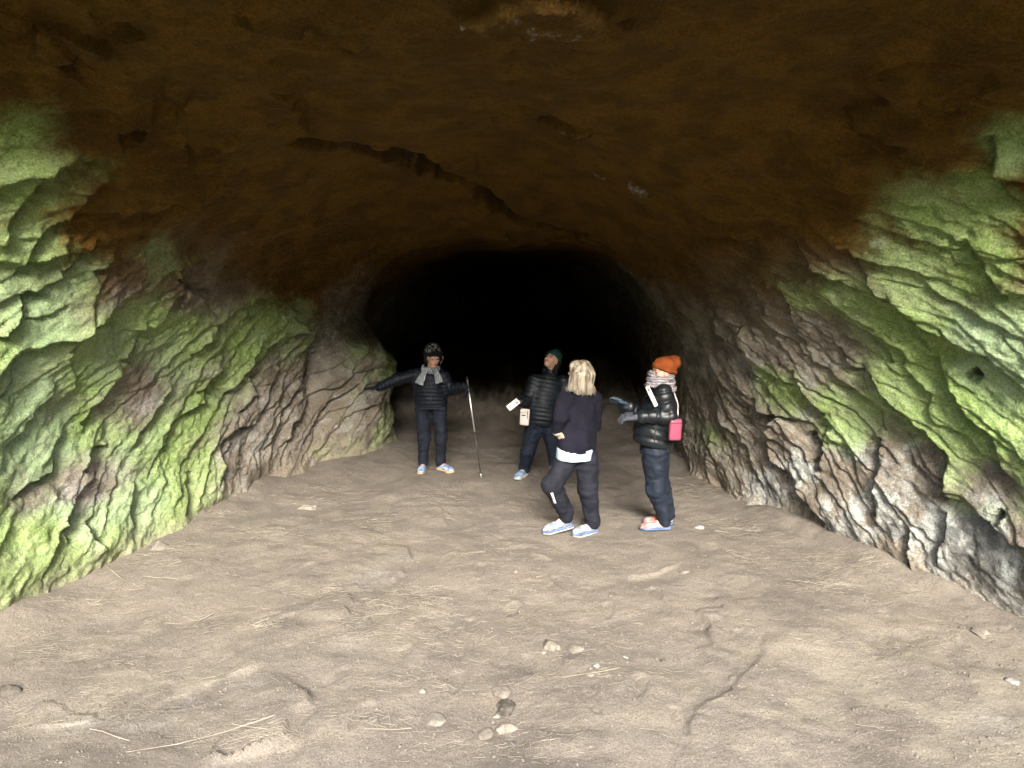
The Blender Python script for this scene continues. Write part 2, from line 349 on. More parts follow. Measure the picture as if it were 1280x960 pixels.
def rock_material():
    t = NT('cave_rock', .92, .25); o = t.obj()
    n1 = t.attr('n1'); n2 = t.attr('n2'); n3 = t.noise(19, 4, .65)
    st = t.attr('st')
    c = t.mix(t.ramp(n2, .3, .7), (.135, .117, .092), (.225, .205, .165))
    c = t.mix(t.ramp(n1, .45, .68), c, (.17, .145, .112))
    c = t.mix(t.ramp(st, .52, .68, 0, .6), c, (.27, .262, .24))
    # ochre roof
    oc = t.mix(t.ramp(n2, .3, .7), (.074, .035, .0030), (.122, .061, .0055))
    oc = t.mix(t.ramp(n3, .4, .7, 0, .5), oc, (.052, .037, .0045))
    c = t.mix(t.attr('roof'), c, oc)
    # pale mineral crust
    pf = t.math('ADD', t.math('MULTIPLY', t.attr('pale'), 1.0), t.math('MULTIPLY', t.math('SUBTRACT', n2, .5), 1.5))
    pf = t.ramp(t.math('ADD', pf, t.math('MULTIPLY', t.math('SUBTRACT', n3, .5), 1.2)), .38, .72, 0, .85)
    pf = t.math('MULTIPLY', pf, t.ramp(t.attr('pale'), .03, .3))
    c = t.mix(pf, c, t.mix(t.ramp(n3, .35, .65), (.21, .24, .225), (.36, .365, .34)))
    dk = t.math('MULTIPLY', t.ramp(t.attr('nd'), .53, .62, 0, .7), t.ramp(t.attr('pale'), .45, .8))
    c = t.mix(dk, c, (.055, .055, .055))
    # moss and algae film
    mf = t.math('ADD', t.attr('moss'), t.math('MULTIPLY', t.math('SUBTRACT', n2, .5), .75))
    mf = t.math('ADD', mf, t.math('MULTIPLY', t.math('SUBTRACT', n3, .5), .45))
    mf = t.math('MULTIPLY', t.ramp(mf, .10, .85, 0, .93), t.ramp(t.attr('moss'), .03, .3))
    g = t.mix(t.ramp(t.attr('nm'), .35, .65), (.16, .25, .065), (.25, .34, .145))
    g = t.mix(t.ramp(n3, .38, .66, 0, .7), g, (.27, .345, .13))
    g = t.mix(t.ramp(t.attr('nw'), .5, .68, 0, .7), g, (.24, .325, .19))
    c = t.mix(mf, c, g)
    c = t.mix(t.math('MULTIPLY', t.attr('earth'), .75), c, (.20, .165, .125))
    c = t.mix(t.math('MULTIPLY', t.attr('gash'), t.ramp(n3, .35, .6, .9, .1)), c, (.035, .028, .018))  # recess shade painted in: gashes and holes get a near-black colour
    gr = t.noise(75, 3, .72); c = t.mix(1.0, c, t.ramp(gr, .3, .7, .66, 1.28), 'MULTIPLY')
    t.color(c)
    hb = t.math('ADD', t.math('MULTIPLY', t.noise(26, 5, .62, t.mapping((1, .8, 1.2))), 1.0), t.math('MULTIPLY', t.noise(110, 2, .6), .25))
    t.bump(hb, .8, .025)
    return t.m
ROCK = rock_material()
def sub_shell(name, j0, j1, r0, r1):
    P = ALL[r0:r1 + 1, j0:j1 + 1]; h, w = P.shape[:2]
    idx = np.arange(h * w).reshape(h, w)
    F = np.stack([idx[:-1, :-1], idx[:-1, 1:], idx[1:, 1:], idx[1:, :-1]], 2).reshape(-1, 4)
    e1 = VN[r0:r1 + 1, j0:j1 + 1].reshape(-1, 3)
    a, b, c, d = (P.reshape(-1, 3)[F[len(F) // 2, k]] for k in range(4))
    if np.dot(np.cross(b - a, d - a), e1[F[len(F) // 2, 0]]) < 0: F = F[:, ::-1]
    me = mesh_np(name, P.reshape(-1, 3), F)
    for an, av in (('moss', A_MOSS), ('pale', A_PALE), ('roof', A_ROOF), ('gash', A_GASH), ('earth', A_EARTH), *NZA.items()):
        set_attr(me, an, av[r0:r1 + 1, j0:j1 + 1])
    me.normals_split_custom_set_from_vertices(e1.astype(np.float32))
    return add_obj(name, me, ROCK, kind='structure')
jl = int(np.searchsorted(COLS, .33)); jr = int(np.searchsorted(COLS, .67)); rb = nf + int(np.searchsorted(ROWS, 13.0))
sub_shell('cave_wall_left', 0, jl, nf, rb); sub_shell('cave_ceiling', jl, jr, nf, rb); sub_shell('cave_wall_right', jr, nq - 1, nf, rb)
sub_shell('cave_back', 0, nq - 1, rb, my - 1); sub_shell('rock_face', 0, nq - 1, 0, nf)

# ---------------------------------------------------------------- floor and the land outside
gx_ = spaced((-260, -20, 24), (-20, -5, 1.0), (-5, -3.9, .06), (-3.9, 3.9, .0145), (3.9, 5, .06), (5, 20, 1.0), (20, 260, 24))
gy_ = spaced((-420, -40, 25), (-40, -3, 1.0), (-3, 3.4, .07), (3.4, 8.2, .0135), (8.2, 12.2, .022), (12.2, 26, .25), (26, 120, 15))
GX, GY = np.meshgrid(gx_, gy_)
FEET = [tuple(G(*p)[:2]) for p in ((530, 590), (557, 589), (601, 597), (650, 596), (703, 604), (700, 666), (735, 668), (820, 662), (838, 657))]
def floor_poly(pts, x, y):
    p = np.array([G(*q)[:2] for q in pts]); best = np.full(x.shape, 9.); sgn = np.ones(x.shape); tt = np.zeros(x.shape)
    for k in range(len(p) - 1):
        e = p[k + 1] - p[k]; t = np.clip(((x - p[k, 0]) * e[0] + (y - p[k, 1]) * e[1]) / (e @ e), 0, 1)
        rx, ry = x - p[k, 0] - t * e[0], y - p[k, 1] - t * e[1]; d = np.hypot(rx, ry); up = d < best
        n = np.array((-e[1], e[0])) / np.hypot(*e)
        best = np.where(up, d, best); sgn = np.where(up, np.sign(rx * n[0] + ry * n[1]), sgn); tt = np.where(up, (k + t) / (len(p) - 1), tt)
    return best * sgn, tt
# (polyline in photo pixels, height of the slab on the left of its direction, fall-off)
SLABS = [([(840,945),(880,900),(925,850),(955,805),(972,780)], -.017, .5), ([(925,850),(900,800),(885,765),(895,735)], -.03, .35), ([(280,960),(330,930),(372,885),(358,835)], .04, .5),
         ([(440,775),(446,760),(440,745)], .03, .3), ([(480,740),(515,700),(520,680)], .045, .45), ([(545,665),(552,640),(538,628)], .03, .35), ([(20,905),(110,895),(118,880)], .018, .3),
         ([(250,960),(285,950),(270,935)], .03, .3), ([(780,740),(800,715),(850,700)], .02, .3), ([(860,680),(880,700),(930,715)], -.02, .3), ([(1110,770),(1190,785),(1260,850)], -.025, .4), ([(150,885),(250,850),(350,820)], .011, .25)]
PRINTS = [(560, 700, 1.2), (600, 715, 1.5), (640, 760, 1.3), (590, 780, 1.7), (700, 730, 1.9), (760, 760, 1.4), (820, 740, 1.6), (500, 820, 1.2), (570, 850, 1.5), (740, 880, 1.8), (800, 860, 1.3), (420, 850, 1.0), (660, 830, 1.6), (680, 700, 2.4), (900, 780, 1.9), (380, 720, 1.1), (450, 900, 1.3), (850, 900, 1.7), (350, 780, .8), (620, 650, 1.7)]
def floor_h(x, y, detail=True):
    x = np.asarray(x, float); y = np.asarray(y, float)
    quiet = np.ones(x.shape)
    for fx, fy in FEET: quiet = quiet * (1 - .85 * np.exp(-(((x - fx) ** 2 + (y - fy) ** 2) / .25 ** 2)))
    h = .07 * fbm(x * .5, y * .5, 0.0, 101, 2) * quiet + .022 * fbm(x * 1.9, y * 1.9, 0.0, 104, 3) * quiet
    if detail:
        wx = x + .08 * fbm(x * 2.5, y * 2.5, 0.0, 107, 3); wy = y + .08 * fbm(x * 2.5 + 9, y * 2.5, 0.0, 108, 3)
        fl, s_ = saw(1.3 * (wx * .5 - wy * .85) + .8 * noise(x * .7, y * .7, 0.0, 111), .93)
        h = h + .005 * s_ * np.clip(noise(x * .9, y * .9, 0.0, 113) * 2, 0, 1) * quiet
        h = h + .0026 * fbm(x * 9, y * 13, 0.0, 115, 4, .6) + .0013 * fbm(x * 31, y * 31, 0.0, 116, 2, .6)
        h = h + .008 * np.clip(fbm(x * 5, y * 5, 0.0, 119, 3) - .25, 0, 1) * quiet
        for pts, hh, L in SLABS:
            d, t = floor_poly(pts, wx, wy); end = np.clip(np.minimum(t, 1 - t) / .25, 0, 1)
            f = np.where(d > 0, np.exp(-d / L), np.exp(np.minimum(d, 0) / .02) * 1.25 - .25 * np.exp(np.minimum(d, 0) / .12))
            h = h + hh * f * end if hh > 0 else h - hh * np.where(d < 0, np.exp(d / L), np.exp(-np.maximum(d, 0) / .02) * 1.25 - .25 * np.exp(-np.maximum(d, 0) / .12)) * end
    if detail:
        for fu, fv, fa in PRINTS:                                # worn footprints
            q = G(fu, fv); ca, sa = math.cos(fa), math.sin(fa); m_ = (np.abs(x - q[0]) < .3) & (np.abs(y - q[1]) < .3)
            if m_.any():
                lx = (x[m_] - q[0]) * ca + (y[m_] - q[1]) * sa; ly = -(x[m_] - q[0]) * sa + (y[m_] - q[1]) * ca
                e_ = (lx / .135) ** 2 + (ly / (.048 + .012 * np.sign(lx) * np.minimum(1, np.abs(lx) / .1))) ** 2
                h[m_] += -.009 * (1 - sstep(.6, 1.05, e_)) * (1 + .25 * np.sin(lx * 260)) + .004 * np.exp(-((e_ - 1.35) / .4) ** 2)
    # banked up against the walls
    yc = np.clip(y, 2.9, 24)
    for t_, sg_ in ((XL, -1), (XR, 1)):
        gap = np.abs(x - tabf(t_, yc)) * (np.sign(tabf(t_, yc) - x) == sg_)
        h = h + .10 * np.exp(-gap / .30) * sstep(2.5, 4, y) * (.7 + .5 * noise(x * 2, y * 2, 0.0, 130))
    # the sill of rock at the back and the rising path at the mouth
    ed = 10.9 + .35 * noise(x * .8, 0 * y, 0.0, 140) + .12 * fbm(x * 3, y * 0, 0.0, 141, 3)
    h = h + (.62 + .12 * fbm(x, y, 0.0, 143, 3)) * sstep(ed, ed + 1.9, y) * (1 + .25 * fbm(x * 2.2, y * 2.2, 0.0, 147, 4) * (1 - sstep(13, 14, y)))
    h = h + .95 * (1 - sstep(.2, 3.4, y))
    h = h + 15.5 * (1 - sstep(-38, -8, y)) + np.where(np.abs(x) > 9, 1, 0) * .0  # unseen hill opposite the mouth, shaped to cut off low sky light
    return h
GZ = floor_h(GX, GY)
def floor_material():
    t = NT('trodden_earth', .95, .2)
    n1 = t.attr('n1'); n2 = t.attr('n2'); n3 = t.noise(24, 5, .7)
    c = t.mix(t.ramp(n1, .35, .65), (0.132, 0.115, 0.096), (0.156, 0.137, 0.115))
    c = t.mix(t.ramp(n2, .42, .7, 0, .6), c, (0.167, 0.145, 0.117))
    c = t.mix(t.ramp(n2, .3, .46, .5, 0), c, (0.116, 0.100, 0.085))
    c = t.mix(t.ramp(n3, .55, .75, 0, .5), c, (0.190, 0.170, 0.142))
    c = t.mix(t.ramp(n3, .28, .42, .35, 0), c, (0.105, 0.091, 0.077))
    c = t.mix(t.math('MULTIPLY', t.attr('rockslab'), t.ramp(n2, .38, .62, .1, .75)), c, (0.190, 0.170, 0.134))
    c = t.mix(t.math('MULTIPLY', t.attr('chalk'), t.ramp(n3, .38, .6, .02, .4)), c, (0.219, 0.212, 0.203))
    c = t.mix(t.attr('grass'), c, t.mix(t.ramp(n2, .35, .65), (.045, .07, .022), (.07, .095, .03)))
    gr = t.noise(95, 3, .75); c = t.mix(1.0, c, t.ramp(gr, .3, .7, .70, 1.26), 'MULTIPLY')
    t.color(c)
    hb = t.math('ADD', t.noise(38, 5, .7), t.math('MULTIPLY', t.noise(150, 2, .65), .4))
    t.bump(hb, .8, .016)
    return t.m
EARTH_MAT = floor_material()
h, w = GX.shape; idx = np.arange(h * w).reshape(h, w)
F = np.stack([idx[:-1, :-1], idx[:-1, 1:], idx[1:, 1:], idx[1:, :-1]], 2).reshape(-1, 4)
gm = mesh_np('ground', np.stack([GX, GY, GZ], 2).reshape(-1, 3), F)
set_attr(gm, 'grass', 1 - sstep(-4, -1, GY + noise(GX, GY, 0.0, 3)))
rs = np.zeros(GX.shape)
for u, v, r in [(1150,880,.9),(1050,850,.6),(1240,900,.7),(980,900,.5),(250,860,.35),(150,880,.3),(480,700,.25)]:
    p = G(u, v); rs = np.maximum(rs, np.exp(-((GX - p[0]) ** 2 + (GY - p[1]) ** 2) / r ** 2))
ch = np.zeros(GX.shape)
for u, v, r in [(452,733,.13),(470,722,.16),(505,700,.12),(235,870,.12),(300,850,.14),(180,905,.13),(100,900,.14),(440,805,.12),(850,730,.12),(1240,905,.2)]:
    p = G(u, v); ch = np.maximum(ch, np.exp(-((GX - p[0]) ** 2 + ((GY - p[1]) * 1.5) ** 2) / r ** 2))
set_attr(gm, 'n1', .5 + .23 * fbm(GX * .9, GY * .9, 0.0, 301, 4, .6)); set_attr(gm, 'n2', .5 + .23 * fbm(GX * 4.5, GY * 4.5, 0.0, 321, 4, .65))
set_attr(gm, 'rockslab', rs); set_attr(gm, 'chalk', ch)
add_obj('ground', gm, EARTH_MAT, kind='structure')
# ---------------------------------------------------------------- solid modelling on a voxel field (bodies and clothes)
def unit(v): v = np.asarray(v, float); return v / (np.linalg.norm(v) + 1e-12)
class Field:
    def __init__(s, lo, hi, h):
        s.h = h; s.lo = np.asarray(lo, float); n = np.ceil((np.asarray(hi, float) - s.lo) / h).astype(int) + 1
        s.f = np.full(n, 1.0, np.float32); s.n = n
        s.ax = [s.lo[k] + h * np.arange(n[k]) for k in range(3)]
    def box(s, lo, hi, pad):
        a = np.clip(np.floor((np.asarray(lo) - pad - s.lo) / s.h).astype(int), 0, s.n - 1)
        b = np.clip(np.ceil((np.asarray(hi) + pad - s.lo) / s.h).astype(int) + 1, 1, s.n)
        sl = tuple(slice(a[k], b[k]) for k in range(3))
        X, Y, Z = np.meshgrid(s.ax[0][sl[0]], s.ax[1][sl[1]], s.ax[2][sl[2]], indexing='ij')
        return sl, X, Y, Z
    def join(s, sl, d, k):
        f = s.f[sl]
        if k <= 0: s.f[sl] = np.minimum(f, d); return
        hh = np.maximum(k - np.abs(f - d), 0) / k
        s.f[sl] = np.minimum(f, d) - hh * hh * k * .25
    def cap(s, p, q, r1, r2, k=.02, quilt=None, flat=None):
        """tapered limb from p to q; quilt = (spacing, depth); flat = (side axis, ratio) squashes across the axis"""
        p, q = np.asarray(p, float), np.asarray(q, float); R = max(r1, r2) * (1.6 if flat else 1.0)
        sl, X, Y, Z = s.box(np.minimum(p, q), np.maximum(p, q), R + k + .02)
        e = q - p; L = np.linalg.norm(e); u = e / L
        dx, dy, dz = X - p[0], Y - p[1], Z - p[2]
        t = dx * u[0] + dy * u[1] + dz * u[2]; tc = np.clip(t, 0, L)
        rx, ry, rz = dx - tc * u[0], dy - tc * u[1], dz - tc * u[2]
        if flat:
            w = unit(np.asarray(flat[0], float) - np.dot(flat[0], u) * u); c = (rx * w[0] + ry * w[1] + rz * w[2]) * (1 / flat[1] - 1)
            rx, ry, rz = rx + c * w[0], ry + c * w[1], rz + c * w[2]
        r = r1 + (r2 - r1) * tc / L
        if quilt: r = r - quilt[1] * (.75 + .5 * noise(X * 9, Y * 9, Z * 9 + .3, 2)) * (1 - np.abs(np.sin(math.pi * (t / quilt[0] + .22 * noise(X * 6, Y * 6, Z * 6 + .3, 1))))) ** 1.5
        s.join(sl, (np.sqrt(rx * rx + ry * ry + rz * rz) - r).astype(np.float32), k)
    def ell(s, c, R, rad, k=.02, cut=False):
        """ellipsoid at c, axes = rows of R"""
        c = np.asarray(c, float); R = np.asarray(R, float); rad = np.asarray(rad, float); m = rad.max()
        sl, X, Y, Z = s.box(c - m, c + m, k + .02)
        dx, dy, dz = X - c[0], Y - c[1], Z - c[2]
        q = [(dx * R[i, 0] + dy * R[i, 1] + dz * R[i, 2]) for i in range(3)]
        k0 = np.sqrt(sum((q[i] / rad[i]) ** 2 for i in range(3))); k1 = np.sqrt(sum((q[i] / rad[i] ** 2) ** 2 for i in range(3))) + 1e-6
        d = (k0 * (k0 - 1) / k1).astype(np.float32)
        if cut:
            f = s.f[sl]; hh = np.maximum(k - np.abs(f + d), 0) / max(k, 1e-6); s.f[sl] = np.maximum(f, -d) + hh * hh * k * .25
        else: s.join(sl, d, k)
    def tube(s, pts, rad, k=.02, side=None, quilt=None):
        """stack of elliptic sections: pts (n,3), rad (n,2) = (half width along side, half depth)"""
        pts = np.asarray(pts, float); rad = np.asarray(rad, float); m = rad.max()
        sl, X, Y, Z = s.box(pts.min(0) - m * .2, pts.max(0) + m * .2, m + k)
        u = unit(pts[-1] - pts[0]); w = unit(np.asarray(side, float) - np.dot(side, u) * u); v = np.cross(u, w)
        ts = (pts - pts[0]) @ u
        t = (X - pts[0, 0]) * u[0] + (Y - pts[0, 1]) * u[1] + (Z - pts[0, 2]) * u[2]; tc = np.clip(t, ts[0], ts[-1])
        cx, cy, cz = (np.interp(tc, ts, pts[:, i]) for i in range(3))
        a, b = np.interp(tc, ts, rad[:, 0]), np.interp(tc, ts, rad[:, 1])
        if quilt:
            g = quilt[1] * (.75 + .5 * noise(X * 9, Y * 9, Z * 9 + .3, 2)) * (1 - np.abs(np.sin(math.pi * (t / quilt[0] + .18 * noise(X * 5, Y * 5, Z * 5 + .3, 1))))) ** 1.5; a, b = a - g, b - g
        dx, dy, dz = X - cx, Y - cy, Z - cz
        qa = dx * w[0] + dy * w[1] + dz * w[2]; qb = dx * v[0] + dy * v[1] + dz * v[2]
        k0 = np.sqrt((qa / a) ** 2 + (qb / b) ** 2); k1 = np.sqrt((qa / a ** 2) ** 2 + (qb / b ** 2) ** 2) + 1e-6
        d = k0 * (k0 - 1) / k1
        over = np.abs(t - tc); d = np.where(over > 0, np.sqrt(np.maximum(d, 0) ** 2 + over ** 2) + np.minimum(d, 0) * 0, d)
        s.join(sl, d.astype(np.float32), k)
    def rough(s, amp, freq, seed=0, stretch=(1, 1, 1)):
        m = np.abs(s.f) < .03
        i, j, k = np.nonzero(m)
        s.f[m] += (amp * fbm(s.ax[0][i] * freq * stretch[0], s.ax[1][j] * freq * stretch[1], s.ax[2][k] * freq * stretch[2] + .37, seed, 3)).astype(np.float32)
    def plane(s, p, n):
        """keep the side the normal points away from"""
        n = unit(n); p = np.asarray(p, float)
        d = (s.ax[0][:, None, None] - p[0]) * n[0] + (s.ax[1][None, :, None] - p[1]) * n[1] + (s.ax[2][None, None, :] - p[2]) * n[2]
        s.f = np.maximum(s.f, d.astype(np.float32))
    def mesh(s, name):
        f = s.f; ins = f < 0
        ins[0] = ins[-1] = False; ins[:, 0] = ins[:, -1] = False; ins[:, :, 0] = ins[:, :, -1] = False
        c = np.zeros(tuple(np.array(f.shape) - 1), np.int8)
        corners = [(a, b, d) for a in (0, 1) for b in (0, 1) for d in (0, 1)]
        S = lambda A, o: A[o[0]:A.shape[0] - 1 + o[0], o[1]:A.shape[1] - 1 + o[1], o[2]:A.shape[2] - 1 + o[2]]
        for o in corners: c += S(ins, o)
        act = (c > 0) & (c < 8); I = np.argwhere(act); vid = np.full(c.shape, -1, np.int32); vid[act] = np.arange(len(I))
        val = {o: f[I[:, 0] + o[0], I[:, 1] + o[1], I[:, 2] + o[2]] for o in corners}
        acc = np.zeros((len(I), 3)); cnt = np.zeros(len(I))
        for o in corners:
            for ax in range(3):
                if o[ax]: continue
                p = list(o); p[ax] = 1; p = tuple(p); a, b = val[o], val[p]; x = (a < 0) != (b < 0)
                t = np.where(x, a / np.where(x, a - b, 1), 0); pos = np.array(o, float)[None].repeat(len(I), 0); pos[:, ax] = np.clip(t, .02, .98)
                acc += pos * x[:, None]; cnt += x
        V = s.lo + s.h * (I + acc / np.maximum(cnt, 1)[:, None])
        Q = []
        for ax in range(3):
            b_, c_ = (ax + 1) % 3, (ax + 2) % 3
            A = [slice(None)] * 3; B = [slice(None)] * 3; A[ax] = slice(0, -1); B[ax] = slice(1, None)
            ia, ib = ins[tuple(A)], ins[tuple(B)]; E = np.argwhere(ia != ib)
            E = E[(E[:, b_] > 0) & (E[:, c_] > 0) & (E[:, b_] < f.shape[b_] - 1) & (E[:, c_] < f.shape[c_] - 1)]
            fl = ia[tuple(E.T)]
            def at(db, dc):
                e = E.copy(); e[:, b_] += db; e[:, c_] += dc; return vid[tuple(e.T)]
            q = np.stack([at(-1, -1), at(0, -1), at(0, 0), at(-1, 0)], 1); q[~fl] = q[~fl][:, ::-1]; Q.append(q)
        Q = np.concatenate(Q); Q = Q[(Q >= 0).all(1)]
        # one pass of smoothing
        for _ in range(2):
            sm = np.zeros_like(V); n = np.zeros(len(V))
            for a, b in ((0, 1), (1, 2), (2, 3), (3, 0)):
                np.add.at(sm, Q[:, a], V[Q[:, b]]); np.add.at(n, Q[:, a], 1); np.add.at(sm, Q[:, b], V[Q[:, a]]); np.add.at(n, Q[:, b], 1)
            V = V * .55 + .45 * sm / np.maximum(n, 1)[:, None]
        return mesh_np(name, V, Q)

def frame(fwd, up=(0, 0, 1)):
    f = unit(fwd); sd_ = unit(np.cross(f, up)); return f, sd_, np.cross(sd_, f)      # forward, right, up

def bounds(*pts, pad=.15):
    P = np.array([p for q in pts for p in np.atleast_2d(q)]); return P.min(0) - pad, P.max(0) + pad

def hand_bones(wrist, dirn, palm_n, curl=.25, spread=.1, thumb_side=1.0, scale=1.0):
    """list of (p, q, r1, r2) for palm, four unequal bent fingers and a thumb leaving the side of the palm"""
    f = unit(dirn); n = unit(np.asarray(palm_n, float) - np.dot(palm_n, f) * f); s_ = np.cross(n, f) * thumb_side
    w = np.asarray(wrist, float); B = []; S = scale
    for k, (off, ln) in enumerate(((.028, .070), (.010, .080), (-.009, .075), (-.027, .058))):
        base = w + f * .085 * S + s_ * off * S
        B.append((w + s_ * off * .55 * S + f * .01, base, .015 * S, .0125 * S))
        d = unit(f + s_ * spread * off * 12); p = base
        for j, fr in enumerate((.45, .32, .23)):
            a = curl * (j + .6); dd = unit(d * math.cos(a) + n * math.sin(a)); q = p + dd * ln * fr * S
            B.append((p, q, (.0098 - .0011 * j) * S, (.0088 - .0011 * j) * S)); p = q
    b = w + f * .022 * S + s_ * .024 * S; d = unit(f * .75 + s_ * .75 + n * .25); q = b + d * .034 * S
    B.append((b, q, .0145 * S, .0115 * S)); d2 = unit(f * .95 + s_ * .35 + n * .35); r = q + d2 * .03 * S
    B.append((q, r, .011 * S, .0095 * S)); B.append((r, r + unit(f + n * .45) * .022 * S, .0095 * S, .008 * S))
    return B

def head_field(F, c, fwd, up=(0, 0, 1), s=1.0):
    """skull, jaw, brow, eye hollows, nose, lips, ears around the head centre c"""
    f, r, u = frame(fwd, up); R = np.array((f, r, u)); P = lambda a, b, d: np.asarray(c) + (f * a + r * b + u * d) * s
    F.ell(P(-.012, 0, .028), R, np.array((.092, .074, .088)) * s, .01)
    F.ell(P(.022, 0, -.038), R, np.array((.060, .054, .066)) * s, .03)
    F.ell(P(.058, 0, -.085), R, np.array((.022, .028, .020)) * s, .03)
    for sg_ in (-1, 1):
        F.ell(P(.050, sg_ * .036, -.022), R, np.array((.028, .024, .026)) * s, .02)             # cheek
        F.ell(P(.086, sg_ * .031, .004), R, np.array((.014, .018, .013)) * s, .012, cut=True)    # eye hollow
        F.ell(P(.071, sg_ * .031, .003), R, np.array((.011, .013, .010)) * s, .004)              # eye
        F.ell(P(-.004, sg_ * .075, -.012), R, np.array((.017, .008, .031)) * s, .006)            # ear
    F.ell(P(.078, 0, .026), R, np.array((.016, .050, .012)) * s, .02)                            # brow
    F.cap(P(.080, 0, .008), P(.103, 0, -.024), .008 * s, .012 * s, .012)                         # nose
    F.ell(P(.082, 0, -.052), R, np.array((.010, .022, .0055)) * s, .006); F.ell(P(.080, 0, -.063), R, np.array((.011, .019, .006)) * s, .006)
    return P, R

def shoe_parts(at, yaw_dir, pitch, mats, parent, L=.262, high=0.0):
    """running shoe: upper, sole, tongue and laces; at = point under the heel, yaw_dir = horizontal toe direction"""
    f = unit((yaw_dir[0], yaw_dir[1], 0)); r = np.cross(f, (0, 0, 1)); u = np.array((0, 0, 1.))
    f, u = f * math.cos(pitch) - u * math.sin(pitch), u * math.cos(pitch) + f * math.sin(pitch)
    R = np.array((f, r, u)); T = lambda a, b, c: np.asarray(at) + f * a + r * b + u * c
    lo, hi = bounds(T(-.04, 0, 0), T(L + .02, 0, 0), T(.02, 0, .15), pad=.06)
    U = Field(lo, hi, .006)
    U.ell(T(L * .80, .006, .040), R, (.062, .046, .036), .03); U.ell(T(L * .52, .002, .052), R, (.085, .041, .045), .03)
    U.ell(T(.035, 0, .055), R, (.045, .035, .055), .03); U.cap(T(.055, 0, .06), T(.045, 0, .105 + high), .043, .045, .02)
    U.plane(T(.04, 0, .112 + high), unit(u * 1.0 + f * .25))
    U.plane(T(0, 0, .032), -u); U.rough(.0015, 60, 3)
    up = add_obj('shoe', U.mesh('shoe'), mats[0], parent)
    S = Field(lo, hi, .006)
    S.cap(T(.016, 0, .020), T(L * .45, .002, .019), .042, .041, .02, flat=(u, .45)); S.cap(T(L * .45, .002, .019), T(L * .80, .008, .020), .042, .050, .02, flat=(u, .40))
    S.cap(T(L * .80, .008, .020), T(L * .95, .006, .025), .049, .035, .02, flat=(u, .42)); S.plane(T(0, 0, .001), -u)
    add_obj('sole', S.mesh('sole'), mats[1], up)
    Tn = Field(lo, hi, .005)
    for k in range(4):
        a = L * (.42 + .075 * k); h_ = .100 - .013 * k
        Tn.cap(T(a, -.026, h_ - .012), T(a, .028, h_ - .012), .0042, .0042, 0); 
    add_obj('laces', Tn.mesh('laces'), mats[2], up)
    return up
# ---------------------------------------------------------------- cloth, skin and hair materials
def fabric(name, c, rough=.8, spec=.15, var=.25, sc=9, weave=220, wb=.25, sheen=0.0):
    t = NT(name, rough, spec); n = t.noise(sc, 3, .55)
    t.color(t.mix(t.ramp(n, .3, .7), tuple(x * (1 - var) for x in c), tuple(min(1, x * (1 + var)) for x in c)))
    t.bump(t.noise(weave, 2, .5), wb, .004)
    if sheen: t.b.inputs['Sheen Weight'].default_value = sheen
    return t.m
def skin_mat():
    t = NT('skin', .5, .4); n = t.noise(16, 3, .5)
    t.color(t.mix(t.ramp(n, .35, .65), (.40, .235, .17), (.50, .31, .23)))
    t.b.inputs['Subsurface Weight'].default_value = .12; t.b.inputs['Subsurface Scale'].default_value = .01
    t.bump(t.noise(180, 2), .1, .002); return t.m
SKIN = skin_mat()
def check_mat(name, cols, scale, rot=(0, 0, 0)):
    t = NT(name, .9, .15); v = t.mapping((1, 1, 1), rot)
    def chk(sc, a, b):
        q = t.n.new('ShaderNodeTexChecker'); q.inputs['Scale'].default_value = sc; t.l.new(v, q.inputs['Vector']); t.put(q.inputs['Color1'], a); t.put(q.inputs['Color2'], b); return q.outputs['Color']
    c = chk(scale, cols[0], cols[1])
    if len(cols) > 2: c = t.mix(.45, c, chk(scale * .5, cols[2], cols[3]))
    t.color(t.mix(t.ramp(t.noise(30, 3), .3, .7, 0, .35), c, (.02, .02, .022))); t.bump(t.noise(260, 2), .4, .004); return t.m
def shoe_mat(name, a, b):
    t = NT(name, .75, .2); n = t.noise(22, 2, .5, t.mapping((1, 1, 1.8), (.3, .2, 0)))
    t.color(t.mix(t.ramp(n, .46, .56), a, b)); t.bump(t.noise(300, 2), .3, .003); return t.m
